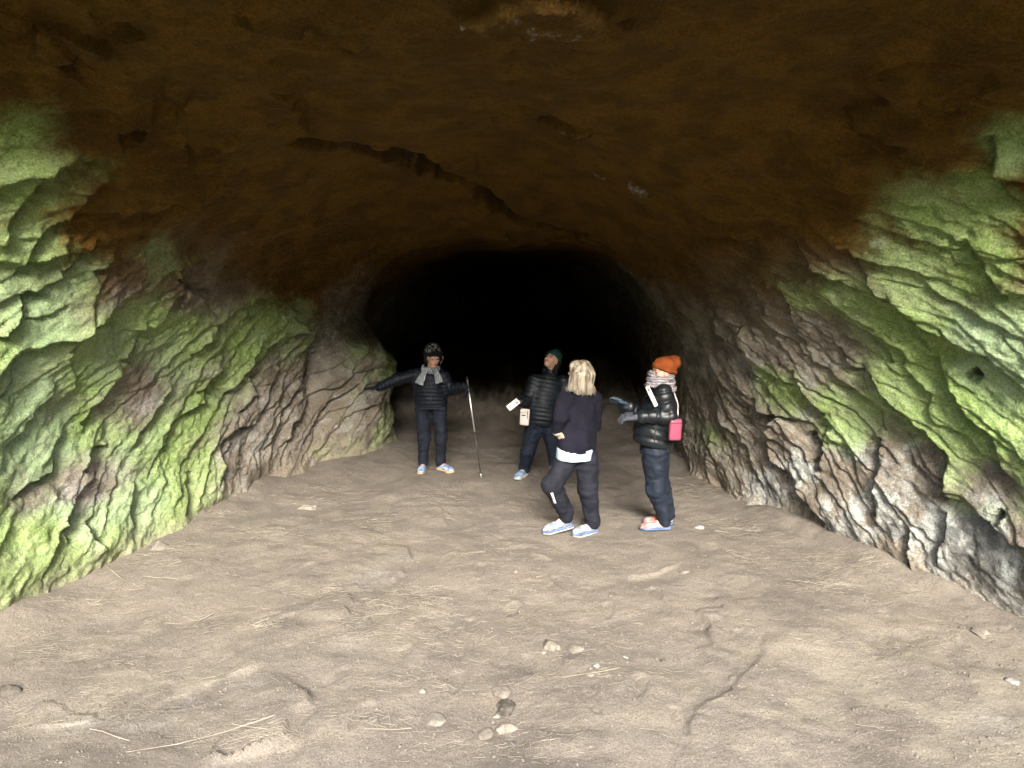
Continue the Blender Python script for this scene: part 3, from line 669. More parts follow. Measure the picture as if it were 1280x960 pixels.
M_ = {
 'navy_trouser': fabric('navy_trouser_cloth', (.0085, .0105, .017), .8), 'ink_trouser': fabric('ink_trouser_cloth', (.0095, .0105, .016), .8),
 'slate_trouser': fabric('slate_trouser_cloth', (.0085, .0125, .021), .65, .2), 'navy_trouser_soft': fabric('soft_navy_trouser_cloth', (.008, .012, .021), .8),
 'navy_puffer': fabric('matt_navy_puffer_nylon', (.005, .007, .0115), .55, .15, wb=.1), 'teal_puffer': fabric('dark_teal_puffer_nylon', (.005, .0075, .0105), .52, .2, wb=.1),
 'black_puffer': fabric('glossy_black_puffer_nylon', (.006, .008, .010), .42, .33, wb=.06), 'sweater': fabric('navy_sweatshirt_knit', (.008, .0078, .0135), .95, .1, weave=150, wb=.5),
 'ice_shirt': fabric('ice_blue_cotton', (.30, .39, .43), .85), 'black_knit': fabric('black_fleece', (.008, .008, .009), .95, .1, weave=90, wb=.8),
 'green_knit': fabric('bottle_green_knit', (.010, .042, .035), .95, .1, weave=110, wb=.8), 'orange_knit': fabric('burnt_orange_knit', (.19, .048, .013), .95, .1, weave=110, wb=.8),
 'glove': fabric('charcoal_glove_fabric', (.042, .045, .058), .8), 'glove_black': fabric('black_glove_fabric', (.008, .009, .011), .85), 'glove_blue': fabric('blue_grey_glove_fabric', (.030, .045, .062), .8),
 'white': fabric('white_plastic', (.62, .62, .60), .4, .5, .05), 'cream': fabric('cream_leather', (.42, .385, .35), .6, .35, .06), 'black': fabric('black_plastic', (.012, .012, .013), .4, .5, .1),
 'pink': fabric('raspberry_leather', (.20, .038, .072), .6, .4, .08), 'strap_dark': fabric('black_webbing', (.02, .021, .024), .7),
 'shoe_blue': shoe_mat('pale_blue_shoe_mesh', (.10, .17, .29), (.26, .32, .38)), 'shoe_white': shoe_mat('white_grey_shoe_mesh', (.12, .135, .165), (.27, .28, .30)), 'shoe_pink': shoe_mat('pink_white_shoe_mesh', (.36, .125, .105), (.36, .31, .29)), 'shoe_dark': fabric('grey_blue_shoe_mesh', (.10, .13, .18), .8),
 'sole_white': fabric('white_rubber', (.36, .345, .31), .6), 'sole_tan': fabric('tan_rubber', (.36, .25, .15), .6), 'sole_slate': fabric('slate_blue_rubber', (.075, .11, .19), .6), 'lace': fabric('lace_cord', (.45, .46, .48), .8), 'lace_dark': fabric('dark_lace_cord', (.06, .09, .15), .8),
 'metal': None, 'plaid': check_mat('plaid_wool', ((.008, .008, .009), (.36, .36, .33), (.006, .006, .006), (.015, .05, .04)), 26.0, (.2, .1, .35)), 'hound': check_mat('houndstooth_wool', ((.03, .038, .046), (.36, .40, .425)), 95.0, (.5, .6, .3)),
}
def striped_mat():
    t = NT('striped_wool_scarf', .95, .1); q = t.n.new('ShaderNodeTexWave'); q.bands_direction = 'Z'; q.inputs['Scale'].default_value = 13; q.inputs['Distortion'].default_value = 5; q.inputs['Detail'].default_value = 3
    t.l.new(t.obj(), q.inputs['Vector']); c = t.mix(t.ramp(q.outputs['Fac'], .3, .7), (.08, .076, .083), (.33, .315, .305)); t.color(t.mix(t.ramp(t.noise(40, 3), .45, .6), c, (.2, .18, .2))); t.bump(t.noise(150, 3), .6, .005); return t.m
M_['stripe'] = striped_mat()
_mt = NT('brushed_aluminium', .35, .5); _mt.b.inputs['Metallic'].default_value = .9; _mt.color((.62, .62, .60)); M_['metal'] = _mt.m

def shift_child(o, root):
    o.matrix_parent_inverse = Matrix.Translation(-Vector(root['base'])); return o
def person_root(label, feet):
    b = np.mean([np.asarray(f) for f in feet], 0); dz = float(np.mean([floor_h(np.array([f[0]]), np.array([f[1]]))[0] for f in feet])) + .002
    o = empty('person', (b[0], b[1], dz), label, 'person', 'people visiting the cave'); o['base'] = (float(b[0]), float(b[1]), 0.0); o.empty_display_size = .3
    return o, dz
def part(name, F, mat, root):
    o = add_obj(name, F.mesh(name), mat, root); return shift_child(o, root)
def make_body(root, K, hands=('open', 'open')):
    pts = [K[k] for k in ('head', 'pelvis', 'elL', 'elR', 'wrL', 'wrR', 'toeL', 'toeR', 'heelL', 'heelR')]
    F = Field(*bounds(*pts, pad=.24), .0072)
    sd_ = unit(K['shR'] - K['shL'])
    F.tube([K['pelvis'], K['pelvis'] * .5 + K['chest'] * .5, K['chest'], K['neck'] - (0, 0, .03)], [(.15, .10), (.125, .09), (.15, .095), (.10, .06)], .03, sd_)
    F.cap(K['neck'] - (0, 0, .03), K['head'] - unit(K['hfwd']) * .01 - (0, 0, .05), .052, .048, .03)
    head_field(F, K['head'], K['hfwd'], K.get('hup', (0, 0, 1)), K.get('hs', 1.0))
    for s_ in 'LR':
        F.cap(K['sh' + s_], K['el' + s_], .046, .037, .03); F.cap(K['el' + s_], K['wr' + s_], .036, .025, .02)
        F.cap(K['hip' + s_], K['kn' + s_], .078, .052, .03); F.cap(K['kn' + s_], K['an' + s_], .050, .034, .02)
        F.cap(K['an' + s_], K['toe' + s_] + (0, 0, .035), .034, .026, .02)
        for p, q, a, b in K['hand' + s_]: F.cap(p, q, a, b, .006)
    part('body', F, SKIN, root)
def trousers(root, K, mat, top, w, d, r, seed=1, wr=.006):
    F = Field(*bounds(K['pelvis'], K['knL'], K['knR'], K['anL'], K['anR'], top, pad=.22), .0078)
    sd_ = unit(K['hipR'] - K['hipL'])
    F.tube([K['pelvis'] * .6 + (K['hipL'] + K['hipR']) * .2, top], [(w, d), (w * .95, d * .95)], .04, sd_)
    for s_ in 'LR':
        F.cap(K['hip' + s_], K['kn' + s_], r[0], r[1], .045); F.cap(K['kn' + s_], K['an' + s_] + (0, 0, .035), r[1], r[2], .03)
        F.cap(K['an' + s_] + (0, 0, .05), K['an' + s_] + (0, 0, .01), r[2] * 1.06, r[2] * 1.02, .01)
    F.rough(wr * 1.3, 9, seed, (1, 1, .6)); F.rough(wr * .9, 22, seed + 5, (.55, .55, 1.4))
    return part('trousers', F, mat, root)
def jacket(root, K, mat, secs, sleeve, quilt=None, hem=None, seed=2, wr=.003, name='jacket', collar=None, cuffs=True):
    pts = [K[k] for k in ('neck', 'pelvis', 'elL', 'elR', 'wrL', 'wrR', 'shL', 'shR')]
    F = Field(*bounds(*pts, [s[0] for s in secs], pad=.27), .0075)
    sd_ = unit(K['shR'] - K['shL'])
    F.tube([s[0] for s in secs], [s[1] for s in secs], .03, sd_, quilt)
    for s_ in 'LR':
        ql = (quilt[0] * 1.05, quilt[1]) if quilt else None
        F.cap(K['sh' + s_], K['el' + s_], sleeve[0], sleeve[1], .05, ql); F.cap(K['el' + s_], K['wr' + s_], sleeve[1], sleeve[2], .03, ql)
    if collar: F.cap(K['neck'] - (0, 0, .05), K['neck'] + unit(K['head'] - K['neck']) * collar[1], collar[0] * 1.15, collar[0], .03)
    F.rough(wr, 11, seed)
    if hem: F.plane(*hem)
    if collar: F.plane(K['neck'] + unit(K['head'] - K['neck']) * collar[1], unit(K['head'] - K['neck']))
    if cuffs:
        for s_ in 'LR':
            pass
    return part(name, F, mat, root)
def glove(root, bones, wrist, fore, mat):
    F = Field(*bounds(*[b[0] for b in bones], *[b[1] for b in bones], wrist, pad=.05), .005)
    for p, q, a, b in bones: F.cap(p, q, a + .0045, b + .0045, .006)
    F.cap(wrist - unit(wrist - fore) * .05, wrist + unit(wrist - fore) * .01, .041, .036, .02)
    F.rough(.002, 40, 4)
    return part('glove', F, mat, root)
# thin things fixed on a surface
from mathutils.bvhtree import BVHTree
def bvh_of(o):
    me = o.data; n = len(me.vertices); co = np.zeros(n * 3, np.float32); me.vertices.foreach_get('co', co)
    q = np.zeros(len(me.loops), np.int32); me.loops.foreach_get('vertex_index', q)
    return BVHTree.FromPolygons([Vector(v) for v in co.reshape(-1, 3)], q.reshape(-1, 4).tolist())
def ribbon(name, pts, width, thick, mat, parent, tree=None, lift=.005, n=24, root=None, flatdir=None):
    P = np.array(pts, float); t = np.linspace(0, len(P) - 1, n); C = np.stack([np.interp(t, np.arange(len(P)), P[:, k]) for k in range(3)], 1); N = []
    for i in range(n):
        if tree is not None:
            loc, nor, _, dist = tree.find_nearest(Vector(C[i]))
            if loc is not None and dist < .12: C[i] = np.array(loc) + np.array(nor) * lift; N.append(np.array(nor)); continue
        N.append(np.asarray(flatdir if flatdir is not None else (0, -1, 0), float))
    V, Fc = [], []
    for i in range(n):
        tg = unit(C[min(i + 1, n - 1)] - C[max(i - 1, 0)]); nn = unit(N[i] - np.dot(N[i], tg) * tg); s_ = np.cross(tg, nn)
        for a, b in ((-1, -1), (1, -1), (1, 1), (-1, 1)): V.append(C[i] + s_ * a * width / 2 + nn * (b * thick / 2))
    for i in range(n - 1):
        for k in range(4): Fc.append((i * 4 + k, i * 4 + (k + 1) % 4, i * 4 + 4 + (k + 1) % 4, i * 4 + 4 + k))
    Fc += [(0, 3, 2, 1), (4 * n - 4, 4 * n - 3, 4 * n - 2, 4 * n - 1)]
    o = add_obj(name, mesh_np(name, V, Fc, False), mat, parent)
    if root is not None: shift_child(o, root)
    return o
def rbox(name, c, axes, half, mat, parent=None, bevel=.2, **props):
    """box with rounded edges about c (world), half sizes along three axes"""
    import bmesh
    bm = bmesh.new(); bmesh.ops.create_cube(bm, size=2.0)
    A = np.array([unit(a) for a in axes])
    for v in bm.verts: v.co = Vector(v.co[0] * A[0] * half[0] + v.co[1] * A[1] * half[1] + v.co[2] * A[2] * half[2])
    bmesh.ops.recalc_face_normals(bm, faces=bm.faces[:]); bm.normal_update()
    bmesh.ops.bevel(bm, geom=bm.edges[:], offset=min(half) * 2 * bevel, segments=3, profile=.6, affect='EDGES')
    bmesh.ops.recalc_face_normals(bm, faces=bm.faces)
    for v in bm.verts: v.co += Vector(np.asarray(c, float))
    me = bpy.data.meshes.new(name); bm.to_mesh(me); bm.free()
    for p in me.polygons: p.use_smooth = True
    return add_obj(name, me, mat, parent, **props)
def patch(name, tree, px, mat, root, w, h, ang=0.0, parent=None):
    """small printed mark stuck on a garment at the spot seen at pixel px"""
    d = ray(*px); loc, nor, _, _ = tree.ray_cast(Vector(CAM), Vector(unit(d)))
    if loc is None: return None
    n = unit(np.array(nor)); r = unit(np.cross(n, (0, 0, 1))) * -1; u = np.cross(n, r) * -1
    if u[2] < 0: u = -u
    a = r * math.cos(ang) + u * math.sin(ang); b = -r * math.sin(ang) + u * math.cos(ang)
    o = rbox(name, np.array(loc) + n * .003, (a, b, n), (w / 2, h / 2, .003), mat, parent or root, .15)
    if parent is None: shift_child(o, root)
    return o
def hit(tree, px):
    d = unit(ray(*px)); loc = tree.ray_cast(Vector(CAM), Vector(d))[0]
    return np.array(loc) if loc is not None else W(px[0], px[1], 6.6)
def legs(K, s_, heel, dirn, hip, knee, pitch=0.0, L=.262):
    f = unit((dirn[0], dirn[1], 0)); K['heel' + s_] = np.asarray(heel, float); K['an' + s_] = heel + f * .045 + np.array((0, 0, .085))
    K['toe' + s_] = heel + f * L * .8 * math.cos(pitch) - np.array((0, 0, L * .8 * math.sin(pitch))); K['hip' + s_] = hip; K['kn' + s_] = knee; K['fd' + s_] = f; K['pt' + s_] = pitch
def shoes(root, K, m, which='LR', high=0.0):
    for s_ in which:
        u = shoe_parts(K['heel' + s_], K['fd' + s_], K['pt' + s_], m, root, high=high); shift_child(u, root)

EYE = fabric('dark_iris', (.02, .014, .010), .2, .5, .1); LIP = fabric('lip_skin', (.36, .12, .10), .5, .3, .1); BROW = fabric('brow_hair', (.06, .04, .028), .9)
def face_parts(root, K, brows=True):
    f, r, u = frame(K['hfwd'], K.get('hup', (0, 0, 1))); c = K['head']; P = lambda a, b, q: c + f * a + r * b + u * q
    for sg_ in (-1, 1):
        shift_child(rbox('eye', P(.0815, sg_ * .031, .003), (f, r, u), (.004, .011, .0055), EYE, root, .45), root)
        if brows: shift_child(rbox('eyebrow', P(.091, sg_ * .031, .026), (f, r, u), (.004, .017, .004), BROW, root, .45), root)
    shift_child(rbox('mouth', P(.0905, 0, -.0575), (f, r, u), (.005, .021, .0075), LIP, root, .45), root)
# ================================================================ person with the walking pole (far left)
def build_pole_person():
    Y = 8.76; K = {}
    fR, fL = G(530, 586.5), G(548, 587)
    legs(K, 'R', fR, (-.02, -1), W(528, 512, Y), W(530, 547, Y - .03)); legs(K, 'L', fL, (.75, -.68), W(549, 512, Y), W(552, 547, Y - .02))
    K.update(pelvis=W(538.5, 508, Y), chest=W(537, 478, Y), neck=W(538, 464, Y), head=W(541, 447, Y - .03), hfwd=(.42, -.88, -.18),
             shR=W(521, 468, Y), shL=W(554, 469, Y), elR=W(496, 474, Y - .06), elL=W(563, 486, Y - .02), wrR=W(474, 484, Y - .16), wrL=W(580, 482, Y - .12))
    K['handR'] = hand_bones(K['wrR'], (-.9, -.3, .02), (0, -.3, -1), .12, .5, -1); K['handL'] = hand_bones(K['wrL'], (.35, -.5, -.75), (-.85, -.2, -.3), .75, .1, -1)
    root, dz = person_root('person in plaid trapper hat with one arm outstretched, holding a walking pole', (fR, fL))
    make_body(root, K); face_parts(root, K, False)
    tr = trousers(root, K, M_['navy_trouser'], W(538.5, 500, Y), .180, .125, (.090, .075, .056), 3)
    d = (0, 0, 1)
    secs = [(W(538.5, 509, Y), (.205, .135)), (W(538.5, 500, Y), (.205, .14)), (W(537, 486, Y), (.200, .145)), (W(537, 472, Y), (.195, .13)), (W(537.5, 464, Y), (.12, .10))]
    jk = jacket(root, K, M_['navy_puffer'], secs, (.082, .070, .052), (.047, .010), (W(538, 506.5, Y), (0, 0, -1)), 5, collar=(.062, .05))
    glove(root, K['handR'], K['wrR'], K['elR'], M_['glove_black']); glove(root, K['handL'], K['wrL'], K['elL'], M_['glove_black'])
    shoes(root, K, (M_['shoe_blue'], M_['sole_tan'], M_['lace_dark']))
    # trapper hat: plaid crown, furry brim and ear flaps, tie cords
    c = K['head']; f, r, u = frame(K['hfwd']); R = np.array((f, r, u)); P = lambda a, b, q: c + f * a + r * b + u * q
    H = Field(*bounds(c, pad=.24), .0065)
    H.ell(P(-.012, 0, .066), R, (.112, .096, .118), .01); H.plane(P(0, 0, .058), -u); hat = part('hat', H, M_['plaid'], root)
    B = Field(*bounds(c, pad=.24), .0065)
    for a in np.linspace(0, 2 * math.pi, 25)[:-1]:
        B.ell(P(-.01 + .102 * math.cos(a), .088 * math.sin(a), .066), R, (.024, .024, .020), .02)
    for sg_ in (-1, 1): B.cap(P(-.024, sg_ * .088, .05), P(-.006, sg_ * .084, -.085), .035, .025, .03, flat=(r, .6))
    B.ell(P(.094, 0, .092), R, (.020, .058, .026), .02); B.cap(P(-.1, 0, .04), P(-.085, 0, -.06), .035, .03, .03)
    B.rough(.008, 45, 6); o = add_obj('hat_lining', B.mesh('hat_lining'), M_['black_knit'], hat)
    ribbon('hat_cord', [P(.0, -.095, -.08), P(.03, -.12, -.02), P(.02, -.115, .03)], .008, .006, M_['stripe'], hat); 
    # scarf: loop round the neck and two hanging tails
    S = Field(*bounds(K['neck'], pad=.2), .0065); nk = K['neck'] + (0, 0, .025)
    for a in np.linspace(0, 2 * math.pi, 21)[:-1]: S.ell(nk + np.array((.088 * math.cos(a), .085 * math.sin(a), .012 * math.sin(3 * a) + .02 * math.sin(a))), np.eye(3), (.03, .03, .034), .015)
    S.rough(.004, 30, 2); sc = part('scarf', S, M_['hound'], root); tree = bvh_of(jk)
    def tail(a, b, w0, w1):
        T = Field(*bounds(a, b, pad=.16), .006); T.tube([a, (a + b) / 2 + (0, -.012, 0), b], [(w0, .016), ((w0 + w1) / 2, .014), (w1, .012)], .0, (1, -.2, .25)); T.rough(.003, 18, 9); add_obj('scarf_tail', T.mesh('scarf_tail'), M_['hound'], sc)
    tail(W(533, 459, Y - .135), W(523.5, 480, Y - .185), .026, .060); tail(W(544, 460, Y - .135), W(549.5, 478.5, Y - .185), .026, .052)
    # zip and pocket marks
    ribbon('zip', [W(538, 466, Y - .16), W(538.5, 485, Y - .2), W(539, 504, Y - .2)], .012, .004, M_['strap_dark'], root, tree, .004, root=root)
    # walking pole, held in the left hand
    top, tip = W(585, 481, Y - .155), G(601.5, 597, .0) ; tip[2] = floor_h(np.array([tip[0]]), np.array([tip[1]]))[0]; top = top + (0, 0, dz)
    pr = empty('walking_pole', tuple(tip), 'slim aluminium walking pole with black lower half held upright by a gloved hand', 'walking pole'); mv = lambda o: (setattr(o, 'matrix_parent_inverse', Matrix.Translation(-Vector(tip))), o)[1]
    ax = unit(tip - top); q = np.linalg.norm(tip - top)
    def seg(nm, a, b, ra, rb, mat):
        n = 14; e1 = unit(np.cross(ax, (1, 0, 0))); e2 = np.cross(ax, e1); V = [top + ax * t_ + (e1 * math.cos(i * 2 * math.pi / n) + e2 * math.sin(i * 2 * math.pi / n)) * rr for t_, rr in ((a, ra * .6), (a + .003, ra), (b - .003, rb), (b, rb * .6)) for i in range(n)]
        Fq = [(k * n + i, k * n + (i + 1) % n, k * n + n + (i + 1) % n, k * n + n + i) for k in range(3) for i in range(n)]
        return mv(add_obj(nm, mesh_np(nm, V, Fq), mat, pr))
    seg('grip', -.10, .045, .017, .015, M_['black']); seg('upper_shaft', .045, q * .52, .0085, .0085, M_['metal']); seg('lock', q * .50, q * .535, .0125, .0125, M_['black']); seg('lower_shaft', q * .53, q - .05, .0072, .0062, M_['black'])
    seg('tip', q - .05, q, .0062, .0035, M_['metal']); seg('basket', q - .06, q - .05, .022, .03, M_['black'])
    s1 = top + ax * .0; mv(ribbon('wrist_strap', [s1, s1 + np.array((.01, -.02, -.08)), s1 + np.array((-.015, -.02, -.16)), s1 + np.array((-.03, -.01, -.06)), s1], .014, .003, M_['strap_dark'], pr, n=18))
build_pole_person()

# ================================================================ person leaning back with a phone
def build_phone_person():
    Y = 8.45; K = {}
    tR = G(646, 600); dR = unit((-.42, -.9, 0)); hR = tR - dR * .262; tL = G(703, 609.5); dL = unit((.25, -.97, 0)); hL = tL - dL * .262
    legs(K, 'R', hR, dR, W(668, 530, Y), W(660, 563, Y - .02)); legs(K, 'L', hL, dL, W(687, 531, Y), W(694, 566, Y - .06))
    K.update(pelvis=W(677, 526, Y), chest=W(684, 485, Y + .06), neck=W(688, 466, Y + .1), head=W(689.5, 450, Y + .11), hfwd=(-.42, -.62, .66), hup=(.35, .45, .75),
             shR=W(668, 475, Y + .05), shL=W(705, 476, Y + .1), elR=W(659, 502, Y - .05), elL=W(709, 505, Y + .02), wrR=W(651, 501, Y - .22), wrL=W(703, 529, Y - .02))
    K['handR'] = hand_bones(K['wrR'], (-.62, -.5, .1), (-.2, -.5, -.8), .55, .1, 1); K['handL'] = hand_bones(K['wrL'], (-.7, -.3, -.4), (-.2, .8, 0), .5, .1, -1)
    root, dz = person_root('person in green beanie and dark puffer jacket leaning back to look up', (hR, hL))
    make_body(root, K); face_parts(root, K)
    trousers(root, K, M_['navy_trouser_soft'], W(678, 517, Y), .185, .13, (.100, .085, .062), 13)
    secs = [(W(676.5, 531, Y), (.190, .145)), (W(677.5, 522, Y), (.195, .155)), (W(680, 507, Y + .02), (.200, .16)), (W(683, 489, Y + .05), (.200, .145)), (W(686.5, 474, Y + .08), (.17, .12)), (W(688, 467, Y + .1), (.09, .085))]
    jk = jacket(root, K, M_['teal_puffer'], secs, (.082, .070, .050), (.050, .011), (W(676.5, 529.5, Y), (0, .1, -1)), 15, collar=(.062, .055)); tree = bvh_of(jk)
    shoes(root, K, (M_['shoe_blue'], M_['sole_white'], M_['lace']), 'R'); shoes(root, K, (M_['shoe_dark'], M_['sole_white'], M_['lace_dark']), 'L')
    c = K['head']; f, r, u = frame(K['hfwd'], K['hup']); R = np.array((f, r, u)); P = lambda a, b, q: c + f * a + r * b + u * q
    H = Field(*bounds(c, pad=.24), .0065); H.ell(P(-.024, 0, .055), R, (.106, .090, .105), .01); H.ell(P(-.04, 0, .125), R, (.05, .045, .05), .03); H.plane(P(.05, 0, .046), unit(-u - f * .35) ); H.rough(.004, 30, 5)
    hat = part('beanie', H, M_['green_knit'], root)
    B = Field(*bounds(c, pad=.24), .0065)
    for a in np.linspace(0, 2 * math.pi, 25)[:-1]: B.ell(P(-.022 + .096 * math.cos(a), .082 * math.sin(a), .045 - .033 * (math.cos(a) * -.9 + .1)), R, (.016, .016, .024), .015)
    add_obj('cuff', B.mesh('cuff'), M_['green_knit'], hat)
    Hr = Field(*bounds(c, pad=.25), .007)
    for sg_ in (-1, 1): Hr.cap(P(-.04, sg_ * .072, .0), P(-.06, sg_ * .07, -.13), .034, .03, .03)
    Hr.cap(P(-.09, 0, 0), P(-.08, 0, -.13), .05, .045, .04); Hr.rough(.006, 30, 3); part('hair', Hr, M_['black_knit'], root)
    # glasses
    for sg_ in (-1, 1):
        V, Fq = [], []; n = 18
        for i in range(n):
            a = i * 2 * math.pi / n; p0 = P(.096, sg_ * .032, .006)
            for j in range(4):
                b = j * math.pi / 2; rr = .022 + .0028 * math.cos(b); V.append(p0 + r * rr * math.cos(a) + u * rr * .8 * math.sin(a) + f * .0028 * math.sin(b))
        for i in range(n):
            for j in range(4): Fq.append((i * 4 + j, i * 4 + (j + 1) % 4, ((i + 1) % n) * 4 + (j + 1) % 4, ((i + 1) % n) * 4 + j))
        shift_child(add_obj('glasses_rim', mesh_np('glasses_rim', V, Fq), M_['black'], root), root)
    z = np.array((0, 0, dz))
    # phone in the hand
    pc = W(641.5, 504.5, Y - .33) + z; a = unit((-.70, -.15, -.52)); n = unit(np.array((-.25, -.85, .45)) - np.dot((-.25, -.85, .45), a) * a); b = np.cross(n, a)
    ph = empty('phone', tuple(pc), 'white phone in the raised hand of the person leaning back', 'phone'); back = lambda o: (setattr(o, 'matrix_parent_inverse', Matrix.Translation(-Vector(pc))), o)[1]
    back(rbox('phone_case', pc, (a, b, n), (.073, .037, .0055), M_['white'], ph, .35)); back(rbox('camera_block', pc - a * .047 + b * .014 + n * .006, (a, b, n), (.018, .016, .003), M_['cream'], ph, .3))
    for k in (-1, 1): back(rbox('camera_lens', pc - a * (.047 + .007 * k) + b * .014 + n * .0095, (a, b, n), (.005, .005, .002), M_['black'], ph, .4))
    for k in range(3): back(rbox('print_mark', pc + a * (.042 + .008 * k) - b * (.012 - .007 * k) + n * .006, (a, b, n), (.003, .006, .001), M_['black'], ph, .2))
    # crossbody bag
    bc = W(656, 520, Y - .30) + z; up = unit((.06, 0, 1)); nn = unit((-.25, -.95, 0)); sx = np.cross(up, nn)
    bg = empty('crossbody_bag', tuple(bc), 'small cream phone pouch hanging at the hip of the person leaning back', 'bag'); back2 = lambda o: (setattr(o, 'matrix_parent_inverse', Matrix.Translation(-Vector(bc))), o)[1]
    bb = back2(rbox('pouch', bc, (sx, up, nn), (.052, .093, .024), M_['cream'], bg, .4)); back2(rbox('flap_print', bc - sx * .008 + up * .022 + nn * .0245, (sx, up, nn), (.022, .007, .0015), M_['black'], bg, .2))
    back2(rbox('zip', bc + sx * .034 + up * .03 + nn * .0235, (sx, up, nn), (.004, .045, .002), M_['black'], bg, .2)); back2(rbox('seam', bc + up * .052 + nn * .024, (sx, up, nn), (.042, .0025, .0016), M_['stripe'], bg, .2))
    zl = [W(656.5, 512, Y - .30), W(662, 503, Y - .24), W(670, 489, Y - .12), W(680, 477, Y - .06), W(690, 468, Y - .0), W(697, 467, Y + .1)]
    st = ribbon('strap', zl, .014, .004, M_['strap_dark'], bg, tree, .006); st.matrix_parent_inverse = Matrix.Translation(-Vector(bc) + Vector(z))
build_phone_person()

# ================================================================ blond person seen from behind, mid-stride
def build_blond_person():
    Y = 6.62; K = {}
    dL = unit((-1, -.12, 0)); pt = .22; tL = G(680.5, 668); hL = tL - dL * .262 * math.cos(pt); hL = np.array((hL[0], hL[1], .262 * math.sin(pt)))
    dR = unit((-.82, -.55, 0)); hR = G(745, 664.5)
    legs(K, 'L', hL, dL, W(709, 574, Y - .02), W(690, 606, Y - .12), pt); legs(K, 'R', hR, dR, W(733, 574, Y + .02), W(735, 611, Y))
    K['anL'] = hL + dL * .05 + np.array((0, 0, .10))
    K.update(pelvis=W(721, 563, Y), chest=W(724, 515, Y), neck=W(725, 492, Y), head=W(724, 468, Y - .005), hfwd=(-.80, .52, .22),
             shL=W(706, 500, Y - .12), shR=W(742, 500, Y + .10), elL=W(700, 530, Y - .16), elR=W(742, 533, Y + .12), wrL=W(699, 541, Y - .03), wrR=W(722, 546, Y + .24))
    K['elL'] = W(700.5, 522, Y - .17); K['wrL'] = W(696.5, 538, Y - .13)
    K['handL'] = hand_bones(K['wrL'], (.35, .12, -.6), (.6, .7, .2), .6, .1, 1); K['handR'] = hand_bones(K['wrR'], (-.7, .3, 0), (0, -.5, -.5), .4, .1, 1)
    root, dz = person_root('blond person seen from behind in a plain navy sweatshirt, stepping left in pale shoes', ((tL[0], tL[1], 0), hR))
    make_body(root, K)
    tr = trousers(root, K, M_['ink_trouser'], W(721, 556, Y), .180, .125, (.112, .092, .068), 23); tree = bvh_of(tr)
    sp = [hit(tree, q) for q in ((689.5, 616), (691, 620), (692.5, 624.5), (694, 629))]; ribbon('reflective_strip', sp, .022, .004, M_['white'], root, tree, .004, n=12, root=root)
    ribbon('logo', [hit(tree, q) for q in ((682.5, 583), (685, 585), (688, 582))], .010, .003, M_['white'], root, tree, .003, n=7, root=root)
    secs = [(W(720.5, 567, Y), (.196, .145)), (W(721, 556, Y), (.202, .150)), (W(722, 535, Y), (.195, .142)), (W(724, 512, Y), (.192, .130)), (W(725, 498, Y), (.165, .105)), (W(725, 491, Y), (.08, .075))]
    jacket(root, K, M_['sweater'], secs, (.080, .066, .048), None, (W(721, 563.5, Y), (0, 0, -1)), 25, .006, 'sweatshirt')
    S = Field(*bounds(W(700, 560, Y), W(745, 575, Y), pad=.2), .0072); S.tube([W(720, 572.5, Y), W(721, 558, Y)], [(.207, .148), (.203, .146)], 0, K['shR'] - K['shL']); S.rough(.003, 12, 4); part('shirt_hem', S, M_['ice_shirt'], root)
    CF = Field(*bounds(K['wrL'], pad=.1), .006); e = unit(K['wrL'] - K['elL']); CF.cap(K['wrL'] - e * .03, K['wrL'] + e * .012, .046, .043, .01); part('cuff', CF, M_['cream'], root)
    CL = Field(*bounds(K['neck'], pad=.2), .0065); nk = K['neck']; CL.cap(nk + (0, 0, -.01), nk + (0, 0, .035), .072, .064, .01); part('collar', CL, M_['cream'], root)
    shoes(root, K, (M_['shoe_white'], M_['sole_slate'], M_['lace']), 'LR', .03)
    for s_ in 'LR':
        f = K['fd' + s_]; pp = K['pt' + s_]; u0 = np.array((0, 0, 1.)); ff = f * math.cos(pp) - u0 * math.sin(pp); uu = u0 * math.cos(pp) + f * math.sin(pp)
        O = Field(*bounds(K['heel' + s_], K['heel' + s_] + ff * .28, pad=.07), .0055); b = K['heel' + s_]; rr = np.cross(ff, uu)
        O.cap(b + ff * .015 + uu * .002, b + ff * .2 + uu * .002, .039, .046, .02, flat=(uu, .22)); O.cap(b + ff * .2 + uu * .002, b + ff * .245 + uu * .008, .045, .033, .02, flat=(uu, .22)); part('outsole', O, M_['sole_white'], root)
    # shoulder-length hair
    c = K['head']; f, r, u = frame(K['hfwd']); R = np.array((f, r, u)); P = lambda a, b, q: c + f * a + r * b + u * q
    H = Field(*bounds(c, pad=.3), .0065); H.ell(P(-.022, 0, .034), R, (.104, .092, .100), .01); H.ell(P(.05, 0, .06), R, (.05, .066, .055), .03)
    for k in range(17):
        a = math.radians(62 + k * (360 - 124) / 16); e = np.array((math.cos(a), math.sin(a)))
        L = .135 + .02 * math.sin(k * 1.7); H.cap(P(-.02 + .085 * e[0], .078 * e[1], .02), P(-.03 + .10 * e[0], .092 * e[1], -L + .02), .032, .022, .03)
    H.rough(.008, 26, 8, (1.4, 1.4, .25)); 
    t = NT('blond_hair', .45, .5); st = t.noise(34, 3, .6, t.mapping((1, 1, .12))); t.color(t.mix(t.ramp(st, .38, .60), (.085, .068, .045), (.28, .245, .185))); t.bump(st, .6, .01)
    hr = part('hair', H, t.m, root)
    rng = random.Random(3); V, Fq = [], []
